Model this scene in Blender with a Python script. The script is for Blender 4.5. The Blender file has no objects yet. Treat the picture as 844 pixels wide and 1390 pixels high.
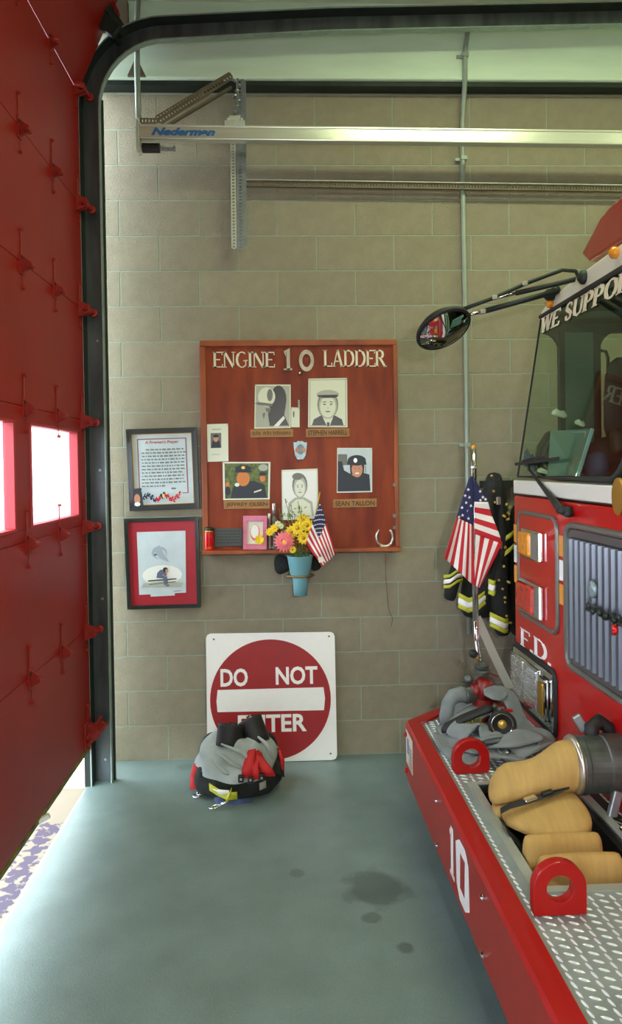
import bpy, bmesh, math, random
from mathutils import Vector, Matrix
random.seed(7)
C = bpy.context.scene.collection
V = Vector
# ------------------------------------------------------------------ camera
FPX, PCX, PCY = 1011.0, 422.0, 650.0
YAW, PIT, ROL = .0374, -.0166, .0144
CAM = V((.9225, -4.353, 1.7036))
Rz = Matrix(((math.cos(YAW), math.sin(YAW), 0), (-math.sin(YAW), math.cos(YAW), 0), (0, 0, 1)))
Rx = Matrix(((1, 0, 0), (0, math.cos(PIT), -math.sin(PIT)), (0, math.sin(PIT), math.cos(PIT))))
Ry = Matrix(((math.cos(ROL), 0, math.sin(ROL)), (0, 1, 0), (-math.sin(ROL), 0, math.cos(ROL))))
CM = Rz @ Rx @ Ry
cd = bpy.data.cameras.new('camera'); cam = bpy.data.objects.new('camera', cd); C.objects.link(cam)
cd.sensor_fit = 'HORIZONTAL'; cd.sensor_width = 36; cd.lens = FPX / 844 * 36; cd.shift_y = -45 / 844
cd.clip_start = .05; cd.clip_end = 200
r_, f_, u_ = CM.col[0], CM.col[1], CM.col[2]
M4 = Matrix(((r_.x, u_.x, -f_.x, CAM.x), (r_.y, u_.y, -f_.y, CAM.y), (r_.z, u_.z, -f_.z, CAM.z), (0, 0, 0, 1)))
cam.matrix_world = M4
bpy.context.scene.camera = cam
vs = bpy.context.scene.view_settings
vs.view_transform = 'Standard'; vs.look = 'None'; vs.gamma = 1; vs.use_curve_mapping = False; vs.exposure = 0.0
# ------------------------------------------------------------------ world, sun, lights
w = bpy.data.worlds.new('sky'); bpy.context.scene.world = w; w.use_nodes = True
bg = w.node_tree.nodes['Background']; bg.inputs[0].default_value = (.80, .90, 1.0, 1); bg.inputs[1].default_value = 12.0
sd = bpy.data.lights.new('sun', 'SUN'); sd.energy = 5.0; sd.angle = .01; sd.color = (1, .95, .86)
so = bpy.data.objects.new('sun', sd); C.objects.link(so)
so.rotation_euler = V((.12, .55, -1.0)).to_track_quat('-Z', 'Y').to_euler()
def area(name, loc, sx, sy, e, col, direction=(0, 0, -1)):
    l = bpy.data.lights.new(name, 'AREA'); l.shape = 'RECTANGLE'; l.size = sx; l.size_y = sy; l.energy = e; l.color = col
    o = bpy.data.objects.new(name, l); C.objects.link(o); o.location = loc
    o.rotation_euler = V(direction).to_track_quat('-Z', 'Y').to_euler(); return o
WARM = (.90, 1.0, .60)
for (fx, fy) in ((2.0, -1.45), (4.2, -1.45), (2.3, -4.6), (4.6, -4.6), (1.2, -7)):
    area('fluorescent_light', (fx, fy, 4.2), 1.2, .25, 33, WARM)
# the photographer's hand-held flash beside the lens
fl = area('camera_flash', (1.22, -4.42, 1.93), .09, .06, 13, (1.0, .93, .92), (.0, 1, -.10))
fl.data.spread = math.radians(110)
# ------------------------------------------------------------------ projection helpers (pixel of the 844x1390 frame -> point on a real plane)
def ray(u, v): return CM @ V(((u - PCX) / FPX, 1, -(v - PCY) / FPX))
def onp(ax, val, u, v):
    d = ray(u, v); return CAM + d * ((val - CAM[ax]) / d[ax])
def PY(u, v, y): return onp(1, y, u, v)
def PX(u, v, x): return onp(0, x, u, v)
def PZ(u, v, z): return onp(2, z, u, v)
TH = .005; TO = V((1.479, -.879, 0)); EB = V((math.cos(TH), math.sin(TH), 0)); EA = V((math.sin(TH), -math.cos(TH), 0)); EZ = V((0, 0, 1))
def T(b, a, z): return TO + EB * b + EA * a + EZ * z       # truck frame: b into the truck, a along its width, z up
# ------------------------------------------------------------------ materials
def lin(c):
    return tuple(((x / 255) / 12.92 if x / 255 <= .04045 else ((x / 255 + .055) / 1.055) ** 2.4) for x in c)
MC = {}
def mat(name, rgb, rough=.6, metal=0, coat=0, var=.0, scale=8, bump=0, bscale=60, rgb2=None, rand=0, spec=.5, stretch=None, emit=0):
    if name in MC: return MC[name]
    m = bpy.data.materials.new(name); m.use_nodes = True; nt = m.node_tree; N = nt.nodes; L = nt.links
    b = N['Principled BSDF']; c = lin(rgb)
    b.inputs['Base Color'].default_value = (*c, 1); b.inputs['Roughness'].default_value = rough; b.inputs['Metallic'].default_value = metal
    b.inputs['Coat Weight'].default_value = coat; b.inputs['Coat Roughness'].default_value = .06; b.inputs['Specular IOR Level'].default_value = spec
    if emit: b.inputs['Emission Color'].default_value = (*c, 1); b.inputs['Emission Strength'].default_value = emit
    tc = N.new('ShaderNodeTexCoord'); src = tc.outputs['Object']
    if stretch:
        mp = N.new('ShaderNodeMapping'); mp.inputs['Scale'].default_value = stretch; L.new(src, mp.inputs[0]); src = mp.outputs[0]
    col = None
    if var or rgb2:
        n = N.new('ShaderNodeTexNoise'); n.inputs['Scale'].default_value = scale; n.inputs['Detail'].default_value = 6; L.new(src, n.inputs['Vector'])
        rp = N.new('ShaderNodeValToRGB'); rp.color_ramp.elements[0].position = .32; rp.color_ramp.elements[1].position = .68
        d = lin(rgb2) if rgb2 else tuple(x * (1 - var) for x in c)
        rp.color_ramp.elements[0].color = (*d, 1); rp.color_ramp.elements[1].color = (*(c if rgb2 else tuple(min(1, x * (1 + var)) for x in c)), 1)
        L.new(n.outputs['Fac'], rp.inputs[0]); col = rp.outputs[0]
    if rand:
        oi = N.new('ShaderNodeObjectInfo'); mr = N.new('ShaderNodeMapRange'); mr.inputs[3].default_value = 1 - rand; mr.inputs[4].default_value = 1 + rand
        L.new(oi.outputs['Random'], mr.inputs[0]); mx = N.new('ShaderNodeVectorMath'); mx.operation = 'SCALE'
        if col: L.new(col, mx.inputs[0])
        else: mx.inputs[0].default_value = c
        L.new(mr.outputs[0], mx.inputs['Scale']); col = mx.outputs[0]
    if col: L.new(col, b.inputs['Base Color'])
    if bump:
        n2 = N.new('ShaderNodeTexNoise'); n2.inputs['Scale'].default_value = bscale; n2.inputs['Detail'].default_value = 4; L.new(src, n2.inputs['Vector'])
        bp = N.new('ShaderNodeBump'); bp.inputs['Strength'].default_value = bump; bp.inputs['Distance'].default_value = .01
        L.new(n2.outputs['Fac'], bp.inputs['Height']); L.new(bp.outputs[0], b.inputs['Normal'])
    MC[name] = m; return m
def glass(name, tint, refl):
    m = bpy.data.materials.new(name); m.use_nodes = True; nt = m.node_tree; N = nt.nodes; L = nt.links
    for n in list(N):
        if n.type != 'OUTPUT_MATERIAL': N.remove(n)
    out = [n for n in N if n.type == 'OUTPUT_MATERIAL'][0]
    t = N.new('ShaderNodeBsdfTransparent'); t.inputs[0].default_value = (*tint, 1)
    g = N.new('ShaderNodeBsdfGlossy'); g.inputs['Roughness'].default_value = .02; g.inputs[0].default_value = (.9, 1, .95, 1)
    lw = N.new('ShaderNodeLayerWeight'); pw = N.new('ShaderNodeMath'); pw.operation = 'POWER'; pw.inputs[1].default_value = 4; L.new(lw.outputs['Facing'], pw.inputs[0])
    ma = N.new('ShaderNodeMath'); ma.operation = 'MULTIPLY_ADD'; ma.inputs[1].default_value = .7; ma.inputs[2].default_value = refl; L.new(pw.outputs[0], ma.inputs[0])
    mx = N.new('ShaderNodeMixShader'); L.new(ma.outputs[0], mx.inputs[0]); L.new(t.outputs[0], mx.inputs[1]); L.new(g.outputs[0], mx.inputs[2]); L.new(mx.outputs[0], out.inputs[0])
    MC[name] = m; return m
M = dict(
    block=mat('block_face', (146, 139, 118), .92, var=.07, scale=14, bump=.5, bscale=180, rand=.045),
    mortar=mat('mortar_joint', (152, 166, 148), .95, var=.06, scale=20, bump=.3, bscale=150),
    mint=mat('mint_paint', (212, 234, 212), .55, var=.05, scale=3, stretch=(1, 1, 5)),
    ceil=mat('ceiling_paint', (205, 212, 190), .8, var=.04),
    plaster=mat('plain_plaster', (165, 165, 150), .85, var=.04),
    white=mat('white_paint', (240, 240, 238), .5, var=.02),
    door=mat('door_red', (146, 23, 12), .42, var=.10, scale=2.5, bump=.05, bscale=25, spec=.35),
    hinge=mat('hinge_red', (146, 30, 20), .5, var=.12, scale=40),
    doorwin=mat('window_frame_red', (176, 40, 48), .45),
    dark=mat('dark_steel', (42, 50, 46), .55, .4, var=.25, scale=9, stretch=(1, 1, .3)),
    track=mat('track_steel', (92, 98, 100), .38, .6, var=.35, scale=12, stretch=(1, 1, .2)),
    lip=mat('track_lip', (150, 168, 160), .5, .4, var=.15, scale=20),
    galv=mat('galvanized', (150, 158, 162), .38, .75, var=.12, scale=30),
    galvw=mat('galvanized_pale', (190, 196, 184), .5, .3, var=.08, scale=30),
    alu=mat('aluminium', (214, 218, 204), .30, .55, var=.06, scale=10, stretch=(.3, 1, 6)),
    conduit=mat('conduit_grey', (150, 162, 150), .5, .3, var=.08),
    rust=mat('brown_steel', (110, 100, 84), .6, .4, var=.15, scale=15),
    black=mat('black_plastic', (20, 21, 22), .45),
    rubber=mat('rubber_black', (26, 28, 28), .6),
    wood=mat('stained_plywood', (146, 60, 20), .5, spec=.3, rgb2=(108, 33, 9), scale=5, stretch=(2.2, 1, .5)),
    woodf=mat('wood_moulding', (166, 84, 34), .45, rgb2=(120, 50, 18), scale=6, stretch=(1, 1, .4)),
    plate=mat('wooden_nameplate', (168, 122, 60), .5, rgb2=(140, 98, 44), scale=20, stretch=(.4, 1, 3)),
    ink=mat('dark_ink', (44, 44, 42), .6), inkb=mat('burnt_letters', (78, 46, 20), .7),
    cream=mat('cream_paint', (226, 218, 196), .5),
    pewter=mat('pewter_numeral', (158, 150, 132), .4, .6, var=.15, scale=30), silver=mat('silver_metal', (196, 192, 182), .3, .85, var=.1, scale=30),
    chrome=mat('chrome', (225, 228, 232), .08, 1.0),
    brass=mat('brass', (190, 150, 60), .3, .8),
    paper=mat('paper', (222, 226, 206), .6), paperw=mat('paper_white', (236, 238, 232), .6), paperb=mat('paper_blue', (198, 212, 216), .6, var=.06, scale=14),
    g1=mat('print_grey_light', (176, 180, 166), .55), g2=mat('print_grey_mid', (112, 114, 106), .5), g3=mat('print_black', (26, 28, 28), .35),
    skin=mat('print_skin', (206, 142, 110), .5), orange_skin=mat('print_warm_skin', (208, 124, 60), .5),
    leafp=mat('print_foliage', (116, 128, 62), .5, rgb2=(52, 72, 36), scale=40), navy=mat('print_navy', (34, 42, 52), .5),
    blackframe=mat('black_frame', (28, 34, 30), .3, coat=.4), gold=mat('gold_liner', (206, 170, 84), .35, .5),
    matred=mat('red_mat_board', (170, 38, 52), .35, coat=.3, var=.05),
    signw=mat('sign_white', (250, 250, 246), .35, var=.012, scale=30), signr=mat('sign_red', (160, 26, 30), .4, var=.06, scale=9),
    tred=mat('truck_red', (184, 7, 9), .3, coat=.6, spec=.3), tred2=mat('bumper_red', (160, 12, 10), .4, coat=.25, spec=.3, var=.06, scale=6),
    twhite=mat('truck_white', (226, 224, 212), .3, coat=.6), trimg=mat('trim_gasket', (120, 122, 116), .35, .5),
    grille=mat('grille_slat', (104, 108, 118), .32, .75, var=.08, scale=20, stretch=(1, 1, .2)),
    amber=mat('amber_lens', (240, 150, 20), .15, coat=.6, var=.25, scale=40), redlens=mat('red_lens', (200, 16, 18), .12, coat=.8, var=.25, scale=40),
    reflo=mat('orange_stripe', (240, 160, 62), .4), reflw=mat('white_stripe', (250, 250, 250), .35),
    dull=mat('dull_alloy', (92, 98, 94), .42, .65, var=.2, scale=25),
    tan=mat('tan_hose', (182, 148, 84), .78, var=.08, scale=8, bump=.4, bscale=110, stretch=(8, 1, 1)),
    grey_hose=mat('grey_hose', (120, 128, 130), .85, var=.15, scale=14, bump=.3, bscale=120),
    tread=mat('tread_plate', (146, 158, 156), .48, .4, var=.15, scale=9), lug=mat('tread_lug', (232, 238, 238), .32, .5),
    well=mat('well_dark', (30, 34, 34), .6), frame_alu=mat('well_rim', (176, 186, 178), .4, .5, var=.1),
    cloth=mat('black_cloth', (24, 28, 26), .85, var=.3, scale=20, bump=.4, bscale=70), yell=mat('lime_trim', (196, 196, 52), .6, var=.1, scale=60),
    liner=mat('grey_liner', (160, 170, 166), .85, var=.12, scale=10, bump=.5, bscale=40), redstrap=mat('red_strap', (190, 24, 26), .6, var=.1, scale=40),
    bootin=mat('boot_lining', (60, 28, 28), .8), hivis=mat('silver_reflective', (246, 248, 246), .35),
    flagr=mat('flag_red', (190, 28, 44), .75, bump=.1), flagw=mat('flag_white', (232, 230, 226), .75, bump=.1), flagb=mat('flag_blue', (34, 38, 84), .75, bump=.1),
    vase=mat('aqua_plastic', (118, 176, 186), .35), ring=mat('bronze_ring', (132, 112, 74), .4, .6),
    petaly=mat('yellow_petal', (238, 206, 42), .6, var=.1), petalp=mat('pink_petal', (236, 120, 128), .6, var=.15, scale=30), stem=mat('flower_stem', (88, 112, 52), .7), leaf=mat('sprig_leaf', (112, 128, 74), .7, var=.2),
    whitepetal=mat('white_petal', (222, 228, 200), .6), candle=mat('red_glass', (200, 20, 24), .15, coat=.6), pinkf=mat('pink_frame', (222, 130, 160), .45, rgb2=(196, 96, 120), scale=14),
    cabin=mat('cab_interior', (52, 70, 60), .7), cabl=mat('cab_pillar', (84, 108, 96), .6), cabd=mat('cab_dark', (30, 38, 34), .7), seat=mat('seat_black', (30, 30, 32), .6), brown=mat('brown_vinyl', (60, 44, 34), .5), panelg=mat('map_board', (98, 120, 108), .5),
    blue=mat('blue_cloth', (70, 84, 120), .8), bluelogo=mat('logo_blue', (52, 104, 168), .5), asphalt=mat('outside_paving', (112, 106, 92), .9, var=.06, scale=3), violet=mat('paving_stain', (150, 140, 156), .9),
    olive=mat('door_seal', (128, 122, 34), .7, rgb2=(70, 70, 26), scale=14), mirror=mat('mirror_glass', (220, 225, 222), .02, 1.0), beads=mat('lamp_glass', (225, 235, 245), .18, .75, coat=1.0, var=.12, scale=60, bump=.2, bscale=40),
    plaqueg=mat('dark_plaque', (70, 76, 70), .4, .3, var=.1), emblem=mat('emblem_green', (50, 60, 58), .3, .6, var=.3, scale=50), patina=mat('pewter_badge', (140, 160, 166), .4, .4, var=.2, scale=60), tancloth=mat('tan_tape', (160, 158, 146), .6), valve=mat('valve_red', (128, 26, 22), .4, var=.2, scale=20),
)
glass('windshield_glass', (.66, .82, .70), .03); glass('window_glass', (.97, .98, 1), .03)
M['glass'] = MC['windshield_glass']; M['pane'] = MC['window_glass']
def floor_mat():
    m = mat('painted_floor', (119, 138, 134), .42, rgb2=(108, 126, 122), scale=5, bump=.15, bscale=220)
    nt = m.node_tree; N = nt.nodes; L = nt.links; b = N['Principled BSDF']; src = b.inputs['Base Color'].links[0].from_socket
    geo = N.new('ShaderNodeNewGeometry'); nz = N.new('ShaderNodeTexNoise'); nz.inputs['Scale'].default_value = 9; nz.inputs['Detail'].default_value = 5; L.new(geo.outputs['Position'], nz.inputs['Vector'])
    fine = N.new('ShaderNodeTexNoise'); fine.inputs['Scale'].default_value = 120; L.new(geo.outputs['Position'], fine.inputs['Vector'])
    fm = N.new('ShaderNodeMapRange'); fm.inputs[3].default_value = .82; fm.inputs[4].default_value = 1.18; L.new(fine.outputs['Fac'], fm.inputs[0])
    sc = N.new('ShaderNodeVectorMath'); sc.operation = 'SCALE'; L.new(src, sc.inputs[0]); L.new(fm.outputs[0], sc.inputs['Scale']); cur = sc.outputs[0]
    for (u, v, r, k) in ((512, 1206, .13, .55), (503, 1246, .035, .6), (551, 1286, .03, .5), (402, 1185, .03, .7), (250, 1040, .05, .85)):
        p = PZ(u, v, 0); d = N.new('ShaderNodeVectorMath'); d.operation = 'DISTANCE'; d.inputs[1].default_value = p; L.new(geo.outputs['Position'], d.inputs[0])
        ad = N.new('ShaderNodeMath'); ad.operation = 'MULTIPLY_ADD'; ad.inputs[1].default_value = r * 1.6; L.new(nz.outputs['Fac'], ad.inputs[0]); L.new(d.outputs['Value'], ad.inputs[2])
        mr = N.new('ShaderNodeMapRange'); mr.inputs[1].default_value = r * 1.55; mr.inputs[2].default_value = r * 2.0; mr.inputs[3].default_value = k; mr.inputs[4].default_value = 1; L.new(ad.outputs[0], mr.inputs[0])
        s2 = N.new('ShaderNodeVectorMath'); s2.operation = 'SCALE'; L.new(cur, s2.inputs[0]); L.new(mr.outputs[0], s2.inputs['Scale']); cur = s2.outputs[0]
    L.new(cur, b.inputs['Base Color']); return m
M['floor'] = floor_mat()
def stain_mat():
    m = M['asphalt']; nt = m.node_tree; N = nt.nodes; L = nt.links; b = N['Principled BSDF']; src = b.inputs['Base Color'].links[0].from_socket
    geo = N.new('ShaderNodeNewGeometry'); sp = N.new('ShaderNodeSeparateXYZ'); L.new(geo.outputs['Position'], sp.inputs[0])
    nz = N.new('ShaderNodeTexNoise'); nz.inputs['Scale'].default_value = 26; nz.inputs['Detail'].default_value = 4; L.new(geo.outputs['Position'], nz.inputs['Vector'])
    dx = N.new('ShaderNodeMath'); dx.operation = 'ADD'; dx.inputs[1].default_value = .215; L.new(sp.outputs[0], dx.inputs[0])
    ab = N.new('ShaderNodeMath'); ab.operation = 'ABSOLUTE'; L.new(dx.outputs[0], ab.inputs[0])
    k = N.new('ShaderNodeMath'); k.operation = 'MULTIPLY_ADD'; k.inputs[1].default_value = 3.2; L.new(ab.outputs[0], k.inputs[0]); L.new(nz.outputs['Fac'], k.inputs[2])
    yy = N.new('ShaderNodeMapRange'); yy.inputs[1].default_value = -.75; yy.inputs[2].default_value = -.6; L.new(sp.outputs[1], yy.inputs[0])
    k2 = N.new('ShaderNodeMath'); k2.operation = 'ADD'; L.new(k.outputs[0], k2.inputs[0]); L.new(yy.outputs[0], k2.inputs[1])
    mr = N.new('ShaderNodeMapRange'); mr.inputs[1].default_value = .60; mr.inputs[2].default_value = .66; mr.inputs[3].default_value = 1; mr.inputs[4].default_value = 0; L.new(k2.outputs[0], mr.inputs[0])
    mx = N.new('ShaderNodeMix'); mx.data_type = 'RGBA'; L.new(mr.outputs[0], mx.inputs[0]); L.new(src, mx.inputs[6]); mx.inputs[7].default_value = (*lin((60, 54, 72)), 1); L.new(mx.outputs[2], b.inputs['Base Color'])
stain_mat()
# ------------------------------------------------------------------ object helpers
WL = {}
def thing(name, label, cat, loc=(0, 0, 0), group=None, kind=None):
    o = bpy.data.objects.new(name, None); C.objects.link(o); o.location = loc; o.empty_display_size = .05; WL[o] = V(loc)
    if label: o['label'] = label
    if cat: o['category'] = cat
    if group: o['group'] = group
    if kind: o['kind'] = kind
    return o
def tag(o, label, cat=None, group=None, kind=None):
    o['label'] = label
    if cat: o['category'] = cat
    if group: o['group'] = group
    if kind: o['kind'] = kind
    return o
def dup(root, delta):
    r = root.copy(); C.objects.link(r); r.location = root.location + V(delta); WL[r] = V(r.location)
    for ch in list(root.children):
        c = ch.copy(); C.objects.link(c); c.parent = r
        for g in list(ch.children):
            d = g.copy(); C.objects.link(d); d.parent = c
    return r
class MB:
    def __init__(s): s.v = []; s.f = []; s.m = []; s.mi = 0
    def add(s, vs_, fs):
        n = len(s.v); s.v += [V(p) for p in vs_]; s.f += [tuple(n + i for i in f) for f in fs]; s.m += [s.mi] * len(fs); return s
    def box(s, x0, x1, y0, y1, z0, z1, F=None):
        P = [(x, y, z) for x in (x0, x1) for y in (y0, y1) for z in (z0, z1)]
        if F: P = [F(*p) for p in P]
        return s.add(P, [(0, 1, 3, 2), (4, 6, 7, 5), (0, 4, 5, 1), (2, 3, 7, 6), (0, 2, 6, 4), (1, 5, 7, 3)])
    def bar(s, p, q, w, h, up=(0, 0, 1)):
        p, q = V(p), V(q); d = (q - p).normalized(); x = d.cross(V(up))
        x = x.normalized() if x.length > 1e-5 else V((1, 0, 0)); y = x.cross(d).normalized()
        P = [b + x * (i * w / 2) + y * (j * h / 2) for b in (p, q) for i, j in ((-1, -1), (1, -1), (1, 1), (-1, 1))]
        return s.add(P, [(0, 3, 2, 1), (4, 5, 6, 7), (0, 1, 5, 4), (1, 2, 6, 5), (2, 3, 7, 6), (3, 0, 4, 7)])
    def prism(s, poly, n):          # poly: world points, n: extrusion vector
        k = len(poly); P = [V(p) for p in poly] + [V(p) + V(n) for p in poly]
        return s.add(P, [tuple(range(k))[::-1], tuple(range(k, 2 * k))] + [(i, (i + 1) % k, k + (i + 1) % k, k + i) for i in range(k)])
    def tube(s, pts, r, n=8, closed=False, rr=None):
        pts = [V(p) for p in pts]; k = len(pts); rings = []; prev = None
        for i, p in enumerate(pts):
            a = pts[i - 1] if (i or closed) else p; b = pts[(i + 1) % k] if (i < k - 1 or closed) else p
            d = (b - a).normalized()
            if prev is None: x = d.orthogonal().normalized()
            else:
                x = prev - d * prev.dot(d); x = x.normalized() if x.length > 1e-6 else d.orthogonal().normalized()
            prev = x; y = d.cross(x); ri = rr[i] if rr else r
            rings.append([p + (x * math.cos(t) + y * math.sin(t)) * ri for t in [2 * math.pi * j / n for j in range(n)]])
        P = [q for ring in rings for q in ring]; F = []
        for i in range(k if closed else k - 1):
            o, o2 = i * n, ((i + 1) % k) * n
            F += [(o + j, o + (j + 1) % n, o2 + (j + 1) % n, o2 + j) for j in range(n)]
        if not closed: F += [tuple(range(n))[::-1], tuple(range((k - 1) * n, k * n))]
        return s.add(P, F)
    def lathe(s, prof, c, axis=(0, 0, 1), n=20, a0=0, cap=True):     # prof: (radius, height)
        c = V(c); ax = V(axis).normalized(); x = ax.orthogonal().normalized(); y = ax.cross(x); P = []
        for r, h in prof: P += [c + ax * h + (x * math.cos(t) + y * math.sin(t)) * r for t in [a0 + 2 * math.pi * j / n for j in range(n)]]
        F = []
        for i in range(len(prof) - 1): F += [(i * n + j, i * n + (j + 1) % n, (i + 1) * n + (j + 1) % n, (i + 1) * n + j) for j in range(n)]
        if cap: F += [tuple(range(n))[::-1], tuple(range((len(prof) - 1) * n, len(prof) * n))]
        return s.add(P, F)
    def loft(s, secs, n=16, cap=True, rip=0, rk=5, ph=0, sq=1.0):        # secs: (centre, u half-axis, v half-axis)
        P = []
        for i, (c, u, v) in enumerate(secs):
            for j in range(n):
                t = 2 * math.pi * j / n; k = 1 + rip * math.sin(rk * t + ph + i * .7)
                ct, st = math.cos(t), math.sin(t); ct = math.copysign(abs(ct) ** sq, ct); st = math.copysign(abs(st) ** sq, st)
                P.append(V(c) + V(u) * ct * k + V(v) * st * k)
        F = []
        for i in range(len(secs) - 1): F += [(i * n + j, i * n + (j + 1) % n, (i + 1) * n + (j + 1) % n, (i + 1) * n + j) for j in range(n)]
        if cap: F += [tuple(range(n))[::-1], tuple(range((len(secs) - 1) * n, len(secs) * n))]
        return s.add(P, F)
    def grid(s, fn, nu, nv, thick=None):
        P = [V(fn(i / nu, j / nv)) for i in range(nu + 1) for j in range(nv + 1)]
        return s.add(P, [(i * (nv + 1) + j, (i + 1) * (nv + 1) + j, (i + 1) * (nv + 1) + j + 1, i * (nv + 1) + j + 1) for i in range(nu) for j in range(nv)])
    def stroke(s, pts, wd, O, R, U, N, closed=False):                   # flat stroked line in plane, extruded along N
        k = len(pts); L_, R_ = [], []
        for i in range(k):
            a = pts[i - 1] if (i or closed) else pts[i]; b = pts[(i + 1) % k] if (i < k - 1 or closed) else pts[i]
            dx, dy = b[0] - a[0], b[1] - a[1]; l = math.hypot(dx, dy) or 1; nx, ny = -dy / l, dx / l; w_ = wd / 2
            if (i or closed) and (i < k - 1 or closed):
                e = pts[i]; d1 = (e[0] - a[0], e[1] - a[1]); l1 = math.hypot(*d1) or 1; c_ = abs((-d1[1] / l1) * nx + (d1[0] / l1) * ny); w_ /= max(.45, c_)
            L_.append((pts[i][0] + nx * w_, pts[i][1] + ny * w_)); R_.append((pts[i][0] - nx * w_, pts[i][1] - ny * w_))
        W3 = lambda q: O + R * q[0] + U * q[1]
        P = [W3(q) for q in L_] + [W3(q) for q in R_]; P2 = [p + N for p in P]
        F = []
        for i in range(k if closed else k - 1):
            j = (i + 1) % k; F += [(2 * k + i, 2 * k + j, 3 * k + j, 3 * k + i), (i, k + i, k + j, j), (i, j, 2 * k + j, 2 * k + i), (k + i, 3 * k + i, 3 * k + j, k + j)]
        if not closed: F += [(0, 2 * k, 3 * k, k), (k - 1, 2 * k - 1, 4 * k - 1, 3 * k - 1)]
        return s.add(P + P2, F)
    def build(s, name, mats, parent=None, smooth=False, bevel=0, sub=0, solid=0, fix=True, loc=None):
        if not isinstance(mats, (list, tuple)): mats = [mats]
        off = WL[parent] if parent is not None else V((0, 0, 0)); own = V(loc) if loc is not None else V((0, 0, 0))
        me = bpy.data.meshes.new(name); base = off + own
        me.from_pydata([tuple(p - base) for p in s.v], [], s.f)
        for m in mats: me.materials.append(m)
        if len(mats) > 1: me.polygons.foreach_set('material_index', s.m)
        if fix:
            bm = bmesh.new(); bm.from_mesh(me); bmesh.ops.recalc_face_normals(bm, faces=bm.faces); bm.to_mesh(me); bm.free()
        if smooth: me.polygons.foreach_set('use_smooth', [True] * len(me.polygons))
        me.update(); o = bpy.data.objects.new(name, me); C.objects.link(o); o.location = own
        if parent is not None: o.parent = parent
        WL[o] = off + own
        if bevel:
            b = o.modifiers.new('bevel', 'BEVEL'); b.width = bevel; b.segments = 2; b.limit_method = 'ANGLE'; b.angle_limit = math.radians(40)
        if solid:
            b = o.modifiers.new('solid', 'SOLIDIFY'); b.thickness = solid; b.offset = 0
        if sub:
            b = o.modifiers.new('sub', 'SUBSURF'); b.levels = sub; b.render_levels = sub
        return o
def arc(cx, cy, rx, ry, a0, a1, n=10): return [(cx + rx * math.cos(math.radians(a0 + (a1 - a0) * i / n)), cy + ry * math.sin(math.radians(a0 + (a1 - a0) * i / n))) for i in range(n + 1)]
def text(s, name, m, x, z, wid, hgt, O=None, R=V((1, 0, 0)), U=V((0, 0, 1)), N=V((0, -1, 0)), parent=None, bold=0, shear=0, depth=.0012):
    """flat lettering made from the built-in font, fitted to wid x hgt with its lower left corner at O"""
    cu = bpy.data.curves.new(name, 'FONT'); cu.body = s; cu.offset = bold; cu.shear = shear; cu.extrude = .01; cu.resolution_u = 3
    o = bpy.data.objects.new(name, cu); C.objects.link(o); bpy.context.view_layer.update()
    me = bpy.data.meshes.new_from_object(o.evaluated_get(bpy.context.evaluated_depsgraph_get())); bpy.data.objects.remove(o); bpy.data.curves.remove(cu)
    if O is None: O = V((x, 0, z))
    xs = [v.co.x for v in me.vertices]; ys = [v.co.y for v in me.vertices]; x0, x1, y0, y1 = min(xs), max(xs), min(ys), max(ys)
    off = WL[parent] if parent is not None else V((0, 0, 0))
    for v in me.vertices:
        c = v.co; v.co = O + R * ((c.x - x0) / (x1 - x0) * wid) + U * ((c.y - y0) / (y1 - y0) * hgt) + N * (depth if c.z > 0 else 0) - off
    me.materials.clear(); me.materials.append(m); me.name = name
    ob = bpy.data.objects.new(name, me); C.objects.link(ob); WL[ob] = off
    if parent is not None: ob.parent = parent
    return ob
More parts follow.
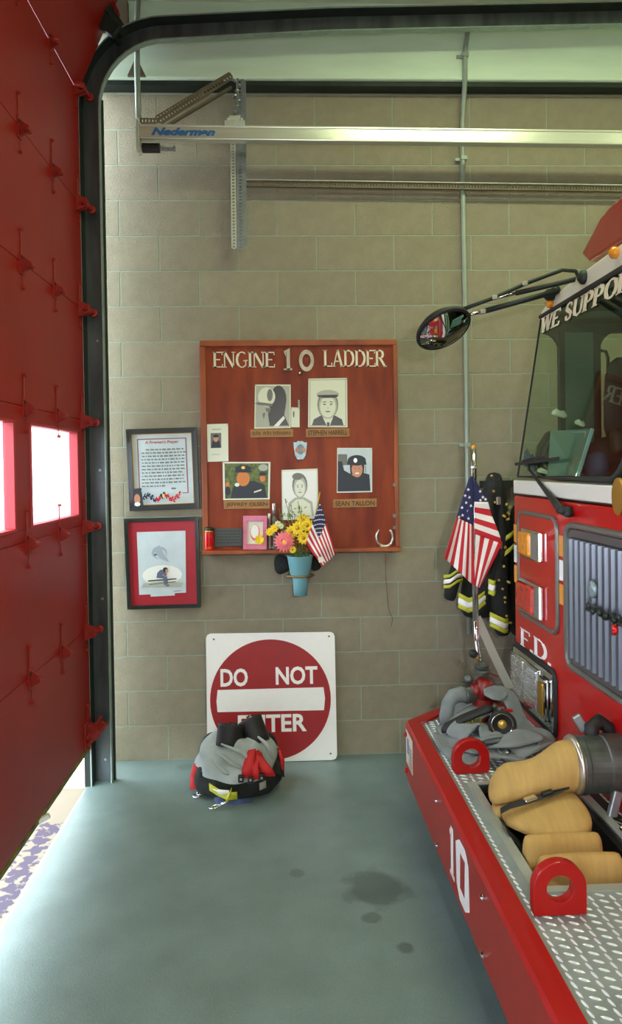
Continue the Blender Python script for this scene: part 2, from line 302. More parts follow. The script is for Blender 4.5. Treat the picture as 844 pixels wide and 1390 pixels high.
# serif stroke letters: (polylines thick, polylines thin, serif feet (x, y))
SER = {
 'E': (.62, [[(.12, 0), (.12, 1)]], [[(.12, .96), (.58, .96), (.58, .8)], [(.12, .5), (.46, .5)], [(.12, .04), (.6, .04), (.6, .22)]], [(.12, 0), (.12, 1)]),
 'F': (.58, [[(.12, 0), (.12, 1)]], [[(.12, .96), (.56, .96), (.56, .8)], [(.12, .5), (.46, .5)]], [(.12, 0), (.12, 1)]),
 'N': (.8, [[(.12, 1), (.68, 0)]], [[(.12, 0), (.12, 1)], [(.68, 0), (.68, 1)]], [(.12, 0), (.1, 1), (.68, 1)]),
 'G': (.78, [arc(.42, .5, .32, .48, 130, 230, 6)], [arc(.42, .5, .32, .48, 50, 130, 5), arc(.42, .5, .32, .48, 230, 320, 5), [(.66, .12), (.66, .42), (.5, .42)]], [(.66, .42)]),
 'I': (.3, [[(.15, 0), (.15, 1)]], [], [(.15, 0), (.15, 1)]),
 'L': (.58, [[(.12, 0), (.12, 1)]], [[(.12, .04), (.56, .04), (.56, .24)]], [(.12, 0), (.12, 1)]),
 'A': (.78, [[(.37, 1), (.66, 0)]], [[(.37, 1), (.1, 0)], [(.2, .33), (.54, .33)]], [(.1, 0), (.66, 0)]),
 'D': (.76, [[(.12, 0), (.12, 1)], arc(.3, .5, .36, .46, 55, -55, 6)], [[(.12, .96), (.3, .96)] + arc(.3, .5, .36, .46, 90, 55, 3), arc(.3, .5, .36, .46, -55, -90, 3) + [(.12, .04)]], [(.12, 0), (.12, 1)]),
 'R': (.74, [[(.12, 0), (.12, 1)], arc(.32, .74, .2, .22, 50, -50, 5), [(.34, .5), (.66, 0)]], [[(.12, .96), (.32, .96)] + arc(.32, .74, .2, .22, 90, 50, 2), arc(.32, .74, .2, .22, -50, -90, 2) + [(.12, .52)]], [(.12, 0), (.12, 1), (.66, 0)]),
 'P': (.66, [[(.12, 0), (.12, 1)], arc(.32, .72, .22, .24, 60, -60, 5)], [[(.12, .96), (.32, .96)] + arc(.32, .72, .22, .24, 90, 60, 2), arc(.32, .72, .22, .24, -60, -90, 2) + [(.12, .48)]], [(.12, 0), (.12, 1)]),
 'W': (1.0, [[(.1, 1), (.3, 0)], [(.5, 1), (.7, 0)]], [[(.3, 0), (.5, 1)], [(.7, 0), (.9, 1)]], [(.1, 1), (.5, 1), (.9, 1)]),
 'S': (.6, [[(.12, .74), (.16, .62), (.44, .4), (.48, .26)]], [[(.48, .74), (.44, .92), (.3, .97), (.16, .92), (.12, .74)], [(.48, .26), (.44, .08), (.3, .03), (.16, .08), (.12, .28)]], []),
 'U': (.76, [[(.14, 1), (.14, .3), (.2, .1)]], [[(.2, .1), (.38, .03), (.56, .1), (.62, .3), (.62, 1)]], [(.14, 1), (.62, 1)]),
 'O': (.8, [arc(.4, .5, .3, .46, 130, 230, 6), arc(.4, .5, .3, .46, 50, -50, 6)], [arc(.4, .5, .3, .46, 50, 130, 5), arc(.4, .5, .3, .46, 230, 310, 5)], []),
 'T': (.7, [[(.35, 0), (.35, 1)]], [[(.06, .78), (.06, .96), (.64, .96), (.64, .78)]], [(.35, 0)]),
 '.': (.24, [[(.1, 0), (.1, .13)]], [], []), ' ': (.4, [], [], []),
}
def serif(s, mb, O, R, U, N, hgt, wid, tk=.15, tn=.07, sf=.24):
    tot = sum(SER[c][0] for c in s); kx = wid / tot; x = 0
    Rk = R * kx; Uk = U * hgt
    for c in s:
        wd, thick, thin, feet = SER[c]; base = O + Rk * x
        for p in thick: mb.stroke(p, tk, base, Rk, Uk, N)
        for p in thin: mb.stroke(p, tn, base, Rk, Uk, N)
        for (fx, fy) in feet: mb.stroke([(fx - sf / 2, fy - (.03 if fy > .5 else -.03)), (fx + sf / 2, fy - (.03 if fy > .5 else -.03))], .06, base, Rk, Uk, N)
        x += wd
    return mb
def quadmap(q):                                                     # bilinear map of a unit square on four world points bl, br, tr, tl
    return lambda s, t: q[0] * (1 - s) * (1 - t) + q[1] * s * (1 - t) + q[2] * s * t + q[3] * (1 - s) * t
def ell(cx, cy, rx, ry, n=18, a0=0, a1=360):
    k = n if a1 - a0 == 360 else n + 1
    return [(cx + rx * math.cos(math.radians(a0 + (a1 - a0) * i / n)), cy + ry * math.sin(math.radians(a0 + (a1 - a0) * i / n))) for i in range(k)]
def flatprint(name, q, base, shapes, parent, y=None, th=.0012):
    """a flat print: base sheet and thin printed shapes, all in the plane of quad q"""
    f = quadmap(q); n = (q[1] - q[0]).cross(q[3] - q[0]).normalized(); n = n if n.dot(CAM - q[0]) > 0 else -n
    mats = [base]; mb = MB(); mb.prism([f(0, 0), f(1, 0), f(1, 1), f(0, 1)], n * th); lev = th
    for m_, poly in shapes:
        if m_ not in mats: mats.append(m_)
        mb.mi = mats.index(m_); lev += .0004
        k = len(mb.v); mb.v += [f(*p) + n * lev for p in poly]; mb.f.append(tuple(range(k, k + len(poly)))); mb.m.append(mb.mi)
    return mb.build(name, mats, parent, fix=False)
def PQ(y, *px): return [PY(u, v, y) for u, v in px]                 # pixels -> points on the plane y
# ------------------------------------------------------------------ the room
def struct(name, mb, m, label=None, **k):
    o = mb.build(name, m, **k); o['kind'] = 'structure'
    if label: o['label'] = label
    return o
struct('floor', MB().box(-.16, 9, -9, .1, -.12, 0), M['floor'], 'blue-green painted concrete garage floor with dark oil stain')
struct('ceiling', MB().box(-.3, 9, -9, .25, 4.32, 4.45), M['ceil'], 'pale ceiling above the door track')
struct('wall_right', MB().box(9, 9.15, -9, .2, 0, 4.35), M['plaster'], 'plain wall on the far right side')
struct('wall_rear', MB().box(-.3, 9, -9.15, -9, 0, 4.35), M['plaster'], 'plain wall behind the camera')
struct('wall_left', MB().box(-.4, -.2, -9, -8.5, 0, 4.35).box(-.4, -.2, -8.5, -5.6, 2.4, 4.35).box(-.4, -.2, -5.6, -4.62, 0, 4.35).box(-.4, -.2, -4.62, -.30, 3.80, 4.35), M['plaster'], 'wall around the overhead door and an unseen opening added for daylight')  # second opening, out of view behind the camera, put in to admit daylight
# back wall: every block its own object on a recessed mortar bed
BW, BH, J = .4547, .2032, .006
wall = MB().box(-.2, 9, .006, .2, -.05, 4.35).build('wall_back', M['mortar']); wall['kind'] = 'structure'; wall['label'] = 'grey-tan concrete block wall behind the memorial board'
meshes = {}
def block(x0, x1, r):
    ln = round(x1 - x0, 3)
    if ln not in meshes:
        a, h, d = ln / 2 - J / 2, BH / 2 - J / 2, .0005; e = .0015
        mb = MB().add([(-a, 0, -h), (a, 0, -h), (a, 0, h), (-a, 0, h), (-a, -d - e, -h + e), (a, -d - e, -h + e), (a, -d - e, h - e), (-a, -d - e, h - e)], [])
        mb.v[4].x += e; mb.v[5].x -= e; mb.v[6].x -= e; mb.v[7].x += e
        mb.add([], []); mb.f += [(4, 5, 6, 7), (0, 1, 5, 4), (1, 2, 6, 5), (2, 3, 7, 6), (3, 0, 4, 7)]; mb.m += [0] * 5
        o = mb.build('block', M['block']); meshes[ln] = o.data; bpy.data.objects.remove(o)
    o = bpy.data.objects.new('block', meshes[ln]); C.objects.link(o); o.parent = wall; o.location = ((x0 + x1) / 2, .006, r * BH + BH / 2)
for r in range(20):
    xs = [-.2] + [BW * (k + (.5 if r % 2 == 0 else 0)) for k in range(0, 9)]
    for i in range(len(xs) - 1):
        if xs[i + 1] - xs[i] > .03: block(xs[i], xs[i + 1], r)
more = MB()
for r in range(20):
    x = BW * (8.5 if r % 2 == 0 else 8)
    while x < 8.9:
        more.box(x + J / 2, min(9, x + BW - J / 2), -.0015, .006, r * BH + J / 2, (r + 1) * BH - J / 2); x += BW
far = more.build('far_blocks', M['block'], wall); far['kind'] = 'stuff'
# mint painted beam above the wall
struct('trim_1', MB().box(-.10, 9, -.11, .0, 3.895, 4.33), M['mint'], 'pale mint painted beam along the top of the block wall', bevel=.01)
struct('beam_shade_strip', MB().box(-.10, 9, -.085, .0, 3.868, 3.894), M['dark'], 'dark strip painted as the shade under the mint beam')  # dark box standing in for the shaded underside of the beam
struct('trim_2', MB().box(-.16, .10, -.16, -.11, 4.14, 4.30), M['rust'], 'short grey-brown plate on the beam beside the door track')
# outside the door
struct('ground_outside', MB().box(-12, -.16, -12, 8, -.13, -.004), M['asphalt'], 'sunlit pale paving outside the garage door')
struct('wall_outside', MB().box(-1.4, -.165, -.34, -.30, -.01, 3.4).box(-1.42, -.17, -.35, -.338, .02, .05), M['white'], 'white exterior wall return seen under the garage door')
# ------------------------------------------------------------------ overhead door (structure) and its panels, panes, hinges
door = thing('door_1', 'tall red overhead garage door on the left, slightly raised', None, (-.13, -.36, .21), kind='structure')
DX, Y0, Y1 = -.13, -.335, -4.45
ZS = [.235, .855, 1.412, 1.966, 2.554, 3.105, 3.70]
def panel(z0, z1, win=False):
    mb = MB()
    if not win: mb.box(DX - .045, DX, Y1, Y0, z0 + .0008, z1 - .0008)
    else:
        ys = [Y0] ; y = -.47
        mb.box(DX - .045, DX, Y1, Y0, z0 + .0008, 1.462); mb.box(DX - .045, DX, Y1, Y0, 1.905, z1 - .0008)
        mb.box(DX - .045, DX, -.475, Y0, 1.462, 1.905)
        while y > Y1 + .2:
            mb.box(DX - .045, DX, y - .735 - .17, y - .735, 1.462, 1.905); y -= .905
    return mb.build('door_panel', M['door'], door, bevel=.003)
for i in range(6): panel(ZS[i], ZS[i + 1], i == 2)
# curved-in top panels following the track
A, B2 = V((DX, 0, 3.705)), V((.10, 0, 4.215)); n_ = V((-(B2.z - A.z), 0, B2.x - A.x)).normalized() * .045
mb = MB(); mb.prism([A + V((0, Y0, 0)), B2 + V((0, Y0, 0)), B2 + n_ + V((0, Y0, 0)), A + n_ + V((0, Y0, 0))], (0, Y1 - Y0, 0)); mb.build('door_panel', M['door'], door, bevel=.003)
MB().box(.115, .70, Y1, Y0, 4.24, 4.285).build('door_panel', M['door'], door, bevel=.003)
MB().box(DX - .04, DX - .004, Y1, Y0, .200, .236).box(DX - .046, DX + .002, Y1, Y0, .222, .2345).build('bottom_seal', M['olive'], door, bevel=.006)
MB().bar((DX - .02, -1.17, .205), (DX + .035, -1.16, .232), .02, .02).build('seal_bolt', M['signw'], door)
y = -.475
while y > Y1 + .5:
    fr = MB().box(DX - .04, DX + .004, y - .735, y, 1.462, 1.474).box(DX - .04, DX + .004, y - .735, y, 1.893, 1.905).box(DX - .04, DX + .004, y - .02, y, 1.474, 1.893).box(DX - .04, DX + .004, y - .735, y - .715, 1.474, 1.893).build('window_frame', M['doorwin'], door, bevel=.002)
    MB().box(DX - .030, DX - .026, y - .715, y - .02, 1.474, 1.893).build('window_pane', M['pane'], fr); y -= .905
def hinge(z, y, edge=False):
    mb = MB(); x = DX
    mb.box(x, x + .006, y - .022, y + .022, z - .05, z + .035)
    mb.prism([(x, y - .004, z + .03), (x + .045, y - .004, z - .005), (x + .045, y - .004, z - .022), (x, y - .004, z - .045)], (0, .012, 0))
    mb.tube([(x + .036, y - .02, z - .012), (x + .036, y + .025, z - .012)], .012, 8)
    mb.tube([(x + .004, y - .012, z + .03), (x + .004, y - .012, z + .125), (x + .016, y - .012, z + .127)], .003, 5)
    mb.tube([(x + .004, y + .0, z - .045), (x + .004, y + .0, z - .10)], .002, 5)
    mb.lathe([(.007, 0), (.007, .012), (.003, .014)], (x, y - .012, z + .128), (1, 0, 0), 6); mb.lathe([(.007, 0), (.007, .012), (.003, .014)], (x, y, z - .105), (1, 0, 0), 6)
    o = mb.build('hinge', M['hinge'], door)
    MB().lathe([(.008, 0), (.008, .003)], (x + .0065, y - .012, z + .018), (1, 0, 0), 6).build('bolt', M['g3'], o)
    if edge:
        rm = MB(); y2 = y + .05
        rm.tube([(x + .003, y + .02, z + .03), (x + .003, y + .02, z + .12), (x + .014, y + .02, z + .122)], .003, 5)
        rm.prism([(x, y - .02, z + .035), (x + .055, y - .02, z + .01), (x + .055, y - .02, z - .03), (x, y - .02, z - .05)], (0, .008, 0))
        rm.prism([(x, y + .01, z + .035), (x + .055, y + .01, z + .01), (x + .055, y + .01, z - .03), (x, y + .01, z - .05)], (0, .008, 0))
        rm.tube([(x + .04, y - .03, z - .01), (x + .05, y + .075, z - .012)], .012, 8)
        rb = rm.build('roller_bracket', M['hinge'], door)
        MB().lathe([(.014, -.012), (.022, -.01), (.022, .008), (.01, .012)], (x + .052, y + .088, z - .012), (0, 1, 0), 12).build('roller', M['hinge'], rb)
for z in ZS[1:]:
    hinge(z, -.395, True)
    for y in (-.82, -1.26, -1.70, -2.14, -2.58): hinge(z, y)
hinge(.335, -.395, True)
mb = MB(); mb.box(DX, DX + .008, -.46, -.34, .24, .38); mb.prism([(DX, -.42, .25), (DX + .07, -.42, .30), (DX + .07, -.42, .33), (DX, -.42, .36)], (0, .01, 0)); mb.tube([(DX + .01, -.45, .26), (DX + .08, -.30, .33)], .01, 6); mb.tube([(DX + .01, -.46, .30), (DX + .05, -.31, .37)], .008, 6); mb.build('bottom_bracket', M['hinge'], door)
# top bracket on the curved part
mb = MB(); mb.bar((.02, -.42, 4.12), (.10, -.30, 4.02), .05, .06); mb.bar((-.01, -.40, 4.06), (.09, -.40, 3.98), .04, .07); mb.tube([(.05, -.38, 4.03), (.075, -.27, 3.995)], .018, 8); mb.build('top_bracket', M['dark'], door)
MB().bar((.03, -.36, 4.22), (.09, -.36, 4.10), .05, .02).build('bracket_plate', M['hinge'], door)
# ------------------------------------------------------------------ door track
trk = thing('trim_3', 'dark steel roller track curving from the floor to the ceiling beside the red door', None, (-.08, -.30, 0), kind='structure')
def path(off):                                     # off: distance of the line from the inner (right, lower) edge, positive = outward
    cx, cz, R0 = .335, 3.64, .365
    P = [(-.03 - off, 0)] + [(-.03 - off, z) for z in (1, 2, 3, 3.64)]
    P += [(cx - (R0 + off) * math.cos(t), cz + (R0 + off) * math.sin(t)) for t in [math.radians(9 * k) for k in range(1, 11)]]
    P += [(1.2, cz + R0 + off + .05), (2.9, cz + R0 + off + .10), (5.5, cz + R0 + off + .12)]
    return P
def sweep(o0, o1, ya, yb):
    a, b = path(o0), path(o1); mb = MB(); k = len(a)
    for P, y in ((a, ya), (b, ya), (b, yb), (a, yb)): mb.v += [V((p[0], y, p[1])) for p in P]
    for i in range(k - 1):
        for q in range(4): mb.f.append((q * k + i, q * k + i + 1, ((q + 1) % 4) * k + i + 1, ((q + 1) % 4) * k + i)); mb.m.append(0)
    mb.f += [(0, k, 2 * k, 3 * k), (k - 1, 4 * k - 1, 3 * k - 1, 2 * k - 1)]; mb.m += [0, 0]; return mb
sweep(.004, .10, -.265, -.26).build('track_web', M['track'], trk)
sweep(0, .006, -.30, -.26).build('inner_flange', M['lip'], trk)
sweep(.094, .10, -.335, -.26).build('outer_flange', M['dark'], trk)
sweep(.098, .105, -.337, -.334).build('outer_lip', M['lip'], trk)
MB().box(-.165, -.125, -.335, -.255, 0, 3.9).box(-.165, -.02, -.258, -.24, 0, 3.7).build('door_jamb', M['dark'], trk)
mb = MB()
for z in (.12, .30, 1.0, 1.7, 2.4, 3.1): mb.lathe([(.008, 0), (.008, .006)], (-.07, -.266, z), (0, -1, 0), 6)
mb.build('track_bolt', M['galv'], trk)
# ------------------------------------------------------------------ ceiling fixtures (give the light)
mb = MB()
for (fx, fy) in ((2.0, -1.45), (4.2, -1.45), (2.3, -4.6), (4.6, -4.6), (1.2, -7)): mb.box(fx - .62, fx + .62, fy - .14, fy + .14, 4.22, 4.32)
struct('trim_4', mb, M['white'], 'housings of the fluorescent ceiling fittings, above the picture')
# ------------------------------------------------------------------ exhaust hose rail and its supports
rail = thing('exhaust_rail', 'long silver aluminium exhaust rail with blue maker lettering across the top of the wall', 'rail', PY(190, 181, -.25))
a, b_ = PY(191, 181, -.25), V((5.5, -.25, 3.478))
b_.z = a.z + (PY(844, 189.5, -.25).z - a.z) * (5.5 - a.x) / (PY(844, 189.5, -.25).x - a.x)
mb = MB(); mb.bar(a, b_, .05, .078, (0, 0, 1)); k = (b_ - a)
mb.bar(a + V((0, -.027, .033)), b_ + V((0, -.027, .033)), .006, .012); mb.bar(a + V((0, -.027, -.034)), b_ + V((0, -.027, -.034)), .006, .010)
mb.build('rail_profile', M['alu'], rail, bevel=.003)
rd = k.normalized()
text('Nederman', 'maker_lettering', M['bluelogo'], 0, 0, .345, .042, O=a + rd * .06 + V((0, -.0255, -.021)), R=rd, U=V((0, 0, 1)), N=V((0, -1, 0)), parent=rail, bold=.055, shear=.35)
e = PY(189, 182, -.25)
MB().box(e.x - .012, e.x + .006, -.29, -.21, e.z - .10, e.z + .06).lathe([(.02, -.01), (.02, .02)], (e.x - .002, -.26, e.z - .085), (1, 0, 0), 12).build('end_plate', M['galvw'], rail, bevel=.002)
q = PY(193, 201, -.26); q2 = PY(217, 201, -.26); q3 = PY(236, 202, -.26)
MB().tube([q, q2], .026, 14).build('bump_stop', M['black'], rail, smooth=False, bevel=.003)
mb = MB(); mb.tube([q2, q3], .006, 6)
mb.tube([q2.lerp(q3, i / 40) + V((0, math.cos(i * .9), math.sin(i * .9))) * .013 for i in range(41)], .002, 5); mb.lathe([(.014, 0), (.014, .008)], q3, (1, 0, 0), 12)
mb.build('spring', M['galv'], rail)
for (u, v) in ((319, 170),):
    p = PY(u, v, -.25); mb = MB(); mb.box(p.x - .055, p.x + .055, -.285, -.215, p.z - .02, p.z + .012); mb.box(p.x - .03, p.x + .03, -.27, -.23, p.z + .01, p.z + .045)
    for s_ in (-.035, .035): mb.lathe([(.01, 0), (.01, .02)], (p.x + s_, -.27, p.z + .01), (0, 0, 1), 6)
    mb.build('hanger_clamp', M['galvw'], rail, bevel=.003)
def perf(mb, p, q_, w, t, n, up=(0, 1, 0), hole=.006):               # perforated strip: ladder of real gaps
    p, q_ = V(p), V(q_); d = (q_ - p).normalized(); s_ = d.cross(V(up)).normalized(); L_ = (q_ - p).length; st = L_ / n
    e_ = (w - 2 * hole) / 2
    for sg in (-1, 1): c0 = s_ * sg * (w / 2 - e_ / 2); mb.bar(p + c0, q_ + c0, e_, t, up)
    for i in range(n + 1):
        c = p + d * (st * i); mb.bar(c - d * (st * .26), c + d * (st * .26), hole * 2.1, t, up)
strut = thing('perforated_strut', 'vertical perforated steel angle hanging behind the exhaust rail', 'bracket', PY(322, 338, -.10))
t0, t1 = PY(316.5, 102, -.10), PY(317.5, 337, -.10)
mb = MB(); perf(mb, PY(316, 190, -.10), PY(317.5, 337, -.10), .030, .003, 34); mb.build('pale_leg', M['galvw'], strut)
mb = MB(); perf(mb, PY(325.5, 100, -.10), PY(327, 338, -.10), .045, .003, 52, hole=.008); mb.bar(PY(330, 100, -.09), PY(331, 338, -.09), .003, .03); mb.build('grey_leg', M['galv'], strut)
mb = MB(); p = PY(322, 140, -.14)
for i in range(9): mb.lathe([(.011, 0), (.014, .006), (.009, .012)], (p.x + .012 * math.sin(i * 2.1), -.15, p.z - .11 + i * .028), (.3 * math.sin(i), .2, 1), 8)
mb.bar((p.x, -.15, p.z - .14), (p.x + .004, -.15, p.z + .13), .012, .012); mb.build('hanging_bolt', M['galv'], strut)
br = thing('diagonal_brace', 'brownish perforated diagonal brace rising from the exhaust rail to the strut', 'bracket', PY(213, 170, -.2))
mb = MB(); perf(mb, PY(216, 165, -.22), PY(314, 103, -.12), .04, .003, 26, hole=.007); perf(mb, PY(212, 160, -.22), PY(312, 100, -.12), .022, .003, 26, hole=.005); mb.build('brace_web', M['rust'], br)
mb = MB(); mb.bar(PY(228, 170, -.22), PY(314, 119, -.12), .012, .02, (0, 1, 0)); mb.build('brace_flange', M['rust'], br)
mb = MB(); perf(mb, PY(191, 164, -.24), PY(214, 164, -.24), .03, .003, 5, hole=.008); mb.build('foot_tab', M['rust'], br)
low = thing('slotted_rail', 'thin slotted steel channel running right from the strut below the exhaust rail', 'rail', PY(325, 250, -.06))
p, q = PY(325, 249, -.06), PY(844, 256.5, -.06); q = p + (q - p) * 1.9
mb = MB(); perf(mb, p, q, .034, .004, 250, up=(0, 1, 0), hole=.006); mb.build('slotted_web', M['rust'], low)
MB().bar(p + V((0, -.006, .018)), q + V((0, -.006, .018)), .018, .004).build('upper_flange', M['galvw'], low)
MB().bar(p + V((0, -.006, -.018)), q + V((0, -.006, -.018)), .018, .004).build('lower_flange', M['rust'], low)
MB().lathe([(.012, 0), (.012, .01)], PY(329, 250, -.08), (0, -1, 0), 6).build('bolt', M['galv'], low)
# conduits
cnd = thing('wall_conduit', 'thin grey vertical conduit on the block wall behind the round mirror', 'pipe', PY(634, 700, -.03))
pts = [PY(648, 20, -.15), PY(640, 30, -.15), PY(634, 45, -.14), PY(631, 70, -.13), PY(631, 105, -.12), PY(630, 125, -.06), PY(627.5, 165, -.03), PY(628, 250, -.03), PY(631, 400, -.03), PY(633, 550, -.03), PY(635, 700, -.03), PY(637, 860, -.03)]
MB().tube(pts, .0145, 10).build('conduit', M['conduit'], cnd, smooth=True)
for v, u in ((215, 629), (604, 634), (75, 631)):
    p = PY(u, v, -.03 if v > 100 else -.13); MB().box(p.x - .018, p.x + .018, p.y - .018, p.y + .03, p.z - .012, p.z + .012).box(p.x - .045, p.x - .015, p.y + .01, p.y + .03, p.z - .01, p.z + .008).build('conduit_strap', M['conduit'], cnd, bevel=.002)
pip = thing('drop_rod', 'grey pipe dropping from the ceiling to the left end of the exhaust rail', 'pipe', PY(188, 170, -.2))
MB().tube([V((PY(186, 0, -.20).x, -.17, 4.30)), PY(185.5, 30, -.17), PY(186, 95, -.17), PY(187.0, 130, -.19), PY(188, 160, -.20)], .016, 10).build('pipe', M['conduit'], pip, smooth=True)
p = PY(186, 62, -.17); MB().lathe([(.02, 0), (.022, .01), (.022, .03), (.02, .04)], p, (0, 0, 1), 12).build('coupling', M['conduit'], pip, smooth=True)
p = PY(186, 100, -.13); MB().prism([p + V((-.05, 0, -.02)), p + V((.05, 0, -.02)), p + V((.012, 0, .06)), p + V((-.012, 0, .06))], (0, -.02, 0)).build('beam_clip', M['rust'], pip)
# ------------------------------------------------------------------ memorial board
BY = -.045                                             # face of the board panel
def rect(u0, v0, u1, v1, y):                           # pixel rectangle -> x0,x1,z0,z1 measured at its centre lines
    um, vm = (u0 + u1) / 2, (v0 + v1) / 2
    return PY(u0, vm, y).x, PY(u1, vm, y).x, PY(um, v1, y).z, PY(um, v0, y).z
bx0, bx1, bz0, bz1 = rect(274.5, 463, 539, 744, -.05)
board = thing('memorial_board', 'large reddish-brown wooden memorial board with cream serif lettering hung on the block wall', 'board', (bx0, 0, bz0))
MB().box(bx0, bx1, BY, -.004, bz0, bz1).build('back_panel', M['wood'], board)
mw = .028
for n_, bb in (('top', (bx0 - .004, bx1 + .004, bz1 - mw, bz1 + .006)), ('side', (bx0 - .006, bx0 + mw, bz0, bz1 - mw)), ('side', (bx1 - mw * .7, bx1 + .006, bz0, bz1 - mw))):
    MB().box(bb[0], bb[1], BY - .014, -.004, bb[2], bb[3]).build('moulding', M['woodf'], board, bevel=.004)
lx0, lx1 = PY(275, 746, -.09).x, PY(543.5, 746, -.09).x
MB().box(lx0, lx1, BY - .075, -.004, bz0 - .022, bz0).build('ledge', M['woodf'], board, bevel=.004)
hx = PY(533, 650, BY - .003)
for v in (658, 700, 716):
    p = PY(536, v, BY - .015); MB().box(p.x - .012, p.x + .006, BY - .02, BY - .012, p.z - .01, p.z + .01).build('catch', M['g2'], board)
F_ = V((0, -1, 0)); XX = V((1, 0, 0)); ZZ = V((0, 0, 1))
def serif_at(s, u0, v0, u1, v1, y, m, name, parent, **k):
    p = PY(u0, v1, y); q = PY(u1, v1, y); t = PY(u0, v0, y)
    mb = MB(); serif(s, mb, p, (q - p).normalized(), ZZ, F_ * .003, t.z - p.z, (q - p).length, **k); return mb.build(name, m, parent, fix=False)
serif_at('ENGINE', 289, 477.5, 373, 499, BY - .001, M['cream'], 'lettering', board)
serif_at('LADDER', 439, 475, 524, 498, BY - .001, M['cream'], 'lettering', board)
mb = MB(); p = PY(385, 502.5, BY - .001); k = (PY(397, 502.5, BY).x - p.x)
mb.stroke([(.42, 0), (.42, 1), (.1, .78)], .30, p, XX * k * 1.25, ZZ * .118, F_ * .012); mb.stroke([(0, .03), (.95, .03)], .09, p, XX * k, ZZ * .118, F_ * .012); mb.build('metal_numeral', M['pewter'], board, fix=False)
p = PY(405, 504, BY - .001); k = PY(427, 504, BY).x - p.x
mb = MB(); mb.stroke(arc(.5, .5, .36, .42, 0, 360, 24)[:-1], .20, p, XX * k, ZZ * .120, F_ * .012, closed=True); mb.build('metal_numeral', M['pewter'], board, fix=False)
c = PY(416, 489, BY - .002); mb = MB()
for i in range(4):
    a_ = math.pi / 2 * i + .78; mb.prism([c, c + V((math.cos(a_ - .4), 0, math.sin(a_ - .4))) * .014, c + V((math.cos(a_ + .4), 0, math.sin(a_ + .4))) * .014], F_ * .004)
mb.build('red_cross_emblem', M['signr'], board)
p = PY(407.5, 506.5, BY - .004); MB().lathe([(.012, 0), (.008, .012), (0.003, .016)], p, F_, 12).build('knob', M['chrome'], board, smooth=True)
p = PY(405.5, 548, BY - .004); MB().box(p.x - .005, p.x + .005, BY - .01, BY, p.z - .022, p.z + .022).build('clip', M['chrome'], board)
# ---- things on the board
def px2(y, tl, tr, br, bl): return [PY(*bl, y), PY(*br, y), PY(*tr, y), PY(*tl, y)]
def pinned(name, label, cat, q, base, shapes, group=None, sleeve=True):
    c = (q[0] + q[1]) / 2; t = thing(name, label, cat, tuple(c), group)
    flatprint('print', q, base, shapes, t)
    n = (q[1] - q[0]).cross(q[3] - q[0]).normalized(); n = n if n.y < 0 else -n
    for cc in (q[2], q[3]): MB().lathe([(.004, 0), (.004, .003), (.002, .006)], cc + (q[0] + q[2] - 2 * cc).normalized() * .008 + n * .001, n, 8).build('pin', M['silver'], t)
    return t
y = BY - .003
g1, g2, g3 = M['g1'], M['g2'], M['g3']
face = lambda m, cx, cy, rx, ry: [(m, ell(cx, cy, rx, ry)), ]
def features(cx, cy, s, dk):                                       # eyes, brows, nose, mouth of a printed face
    return [(dk, ell(cx - .38 * s, cy + .12 * s, .15 * s, .07 * s, 8)), (dk, ell(cx + .38 * s, cy + .12 * s, .15 * s, .07 * s, 8)),
            (dk, [(cx - .6 * s, cy + .28 * s), (cx - .18 * s, cy + .34 * s), (cx - .18 * s, cy + .4 * s), (cx - .6 * s, cy + .36 * s)]), (dk, [(cx + .6 * s, cy + .28 * s), (cx + .18 * s, cy + .34 * s), (cx + .18 * s, cy + .4 * s), (cx + .6 * s, cy + .36 * s)]),
            (dk, [(cx - .12 * s, cy - .25 * s), (cx + .12 * s, cy - .25 * s), (cx + .04 * s, cy - .18 * s)]), (dk, ell(cx, cy - .55 * s, .3 * s, .06 * s, 10))]
pinned('helmet_photo', 'black and white photo of a firefighter in a large helmet, upper left of the board', 'photo', px2(y, (346, 522), (394.5, 522), (394.5, 581), (345, 582)), M['paper'], [
    (M['g1'], [(.03, .03), (.97, .03), (.97, .97), (.03, .97)]), (g3, ell(.66, .66, .22, .32)), (g3, [(.42, .06), (.95, .06), (.82, .30), (.86, .5), (.8, .75), (.5, .6), (.36, .42)]),
    (M['paper'], ell(.33, .72, .24, .22)), (g2, ell(.42, .76, .08, .14)), (g2, [(.0, .58), (.1, .54), (.48, .50), (.5, .56), (.12, .60)]), (g1, [(.12, .46), (.44, .48), (.36, .3), (.42, .1), (.16, .05)]), (g2, [(.30, .46), (.46, .46), (.42, .36), (.33, .38)]), (g2, [(.22, .34), (.3, .36), (.26, .2)]), (M['paperw'], [(.52, .04), (.8, .28), (.84, .22), (.66, .04)])])
pinned('sketch_portrait', 'pencil portrait of a man in a cap and tie, upper right of the board', 'drawing', px2(y, (418.5, 514), (471, 513), (471.5, 580), (418, 580)), M['paper'], [
    (g1, [(.03, .02), (.97, .02), (.97, .98), (.03, .98)]), (M['paper'], [(.05, .04), (.95, .04), (.95, .96), (.05, .96)]), (g3, [(.1, .04), (.9, .04), (.86, .16), (.68, .24), (.32, .24), (.14, .16)]), (M['paper'], [(.34, .26), (.66, .26), (.56, .05), (.46, .05)]), (g3, [(.47, .1), (.55, .1), (.53, .02), (.49, .02)]),
    (g2, ell(.5, .46, .265, .29)), (g1, ell(.5, .44, .24, .27)), (M['paper'], ell(.5, .42, .2, .22)), (g3, ell(.5, .60, .27, .12, 14, 10, 170) + [(.3, .60), (.5, .64), (.7, .60)][::-1]), (g1, ell(.5, .66, .29, .10, 16, 0, 180)), (g3, [(.22, .66), (.78, .66), (.74, .64), (.26, .64)])] + features(.5, .44, .22, g2))
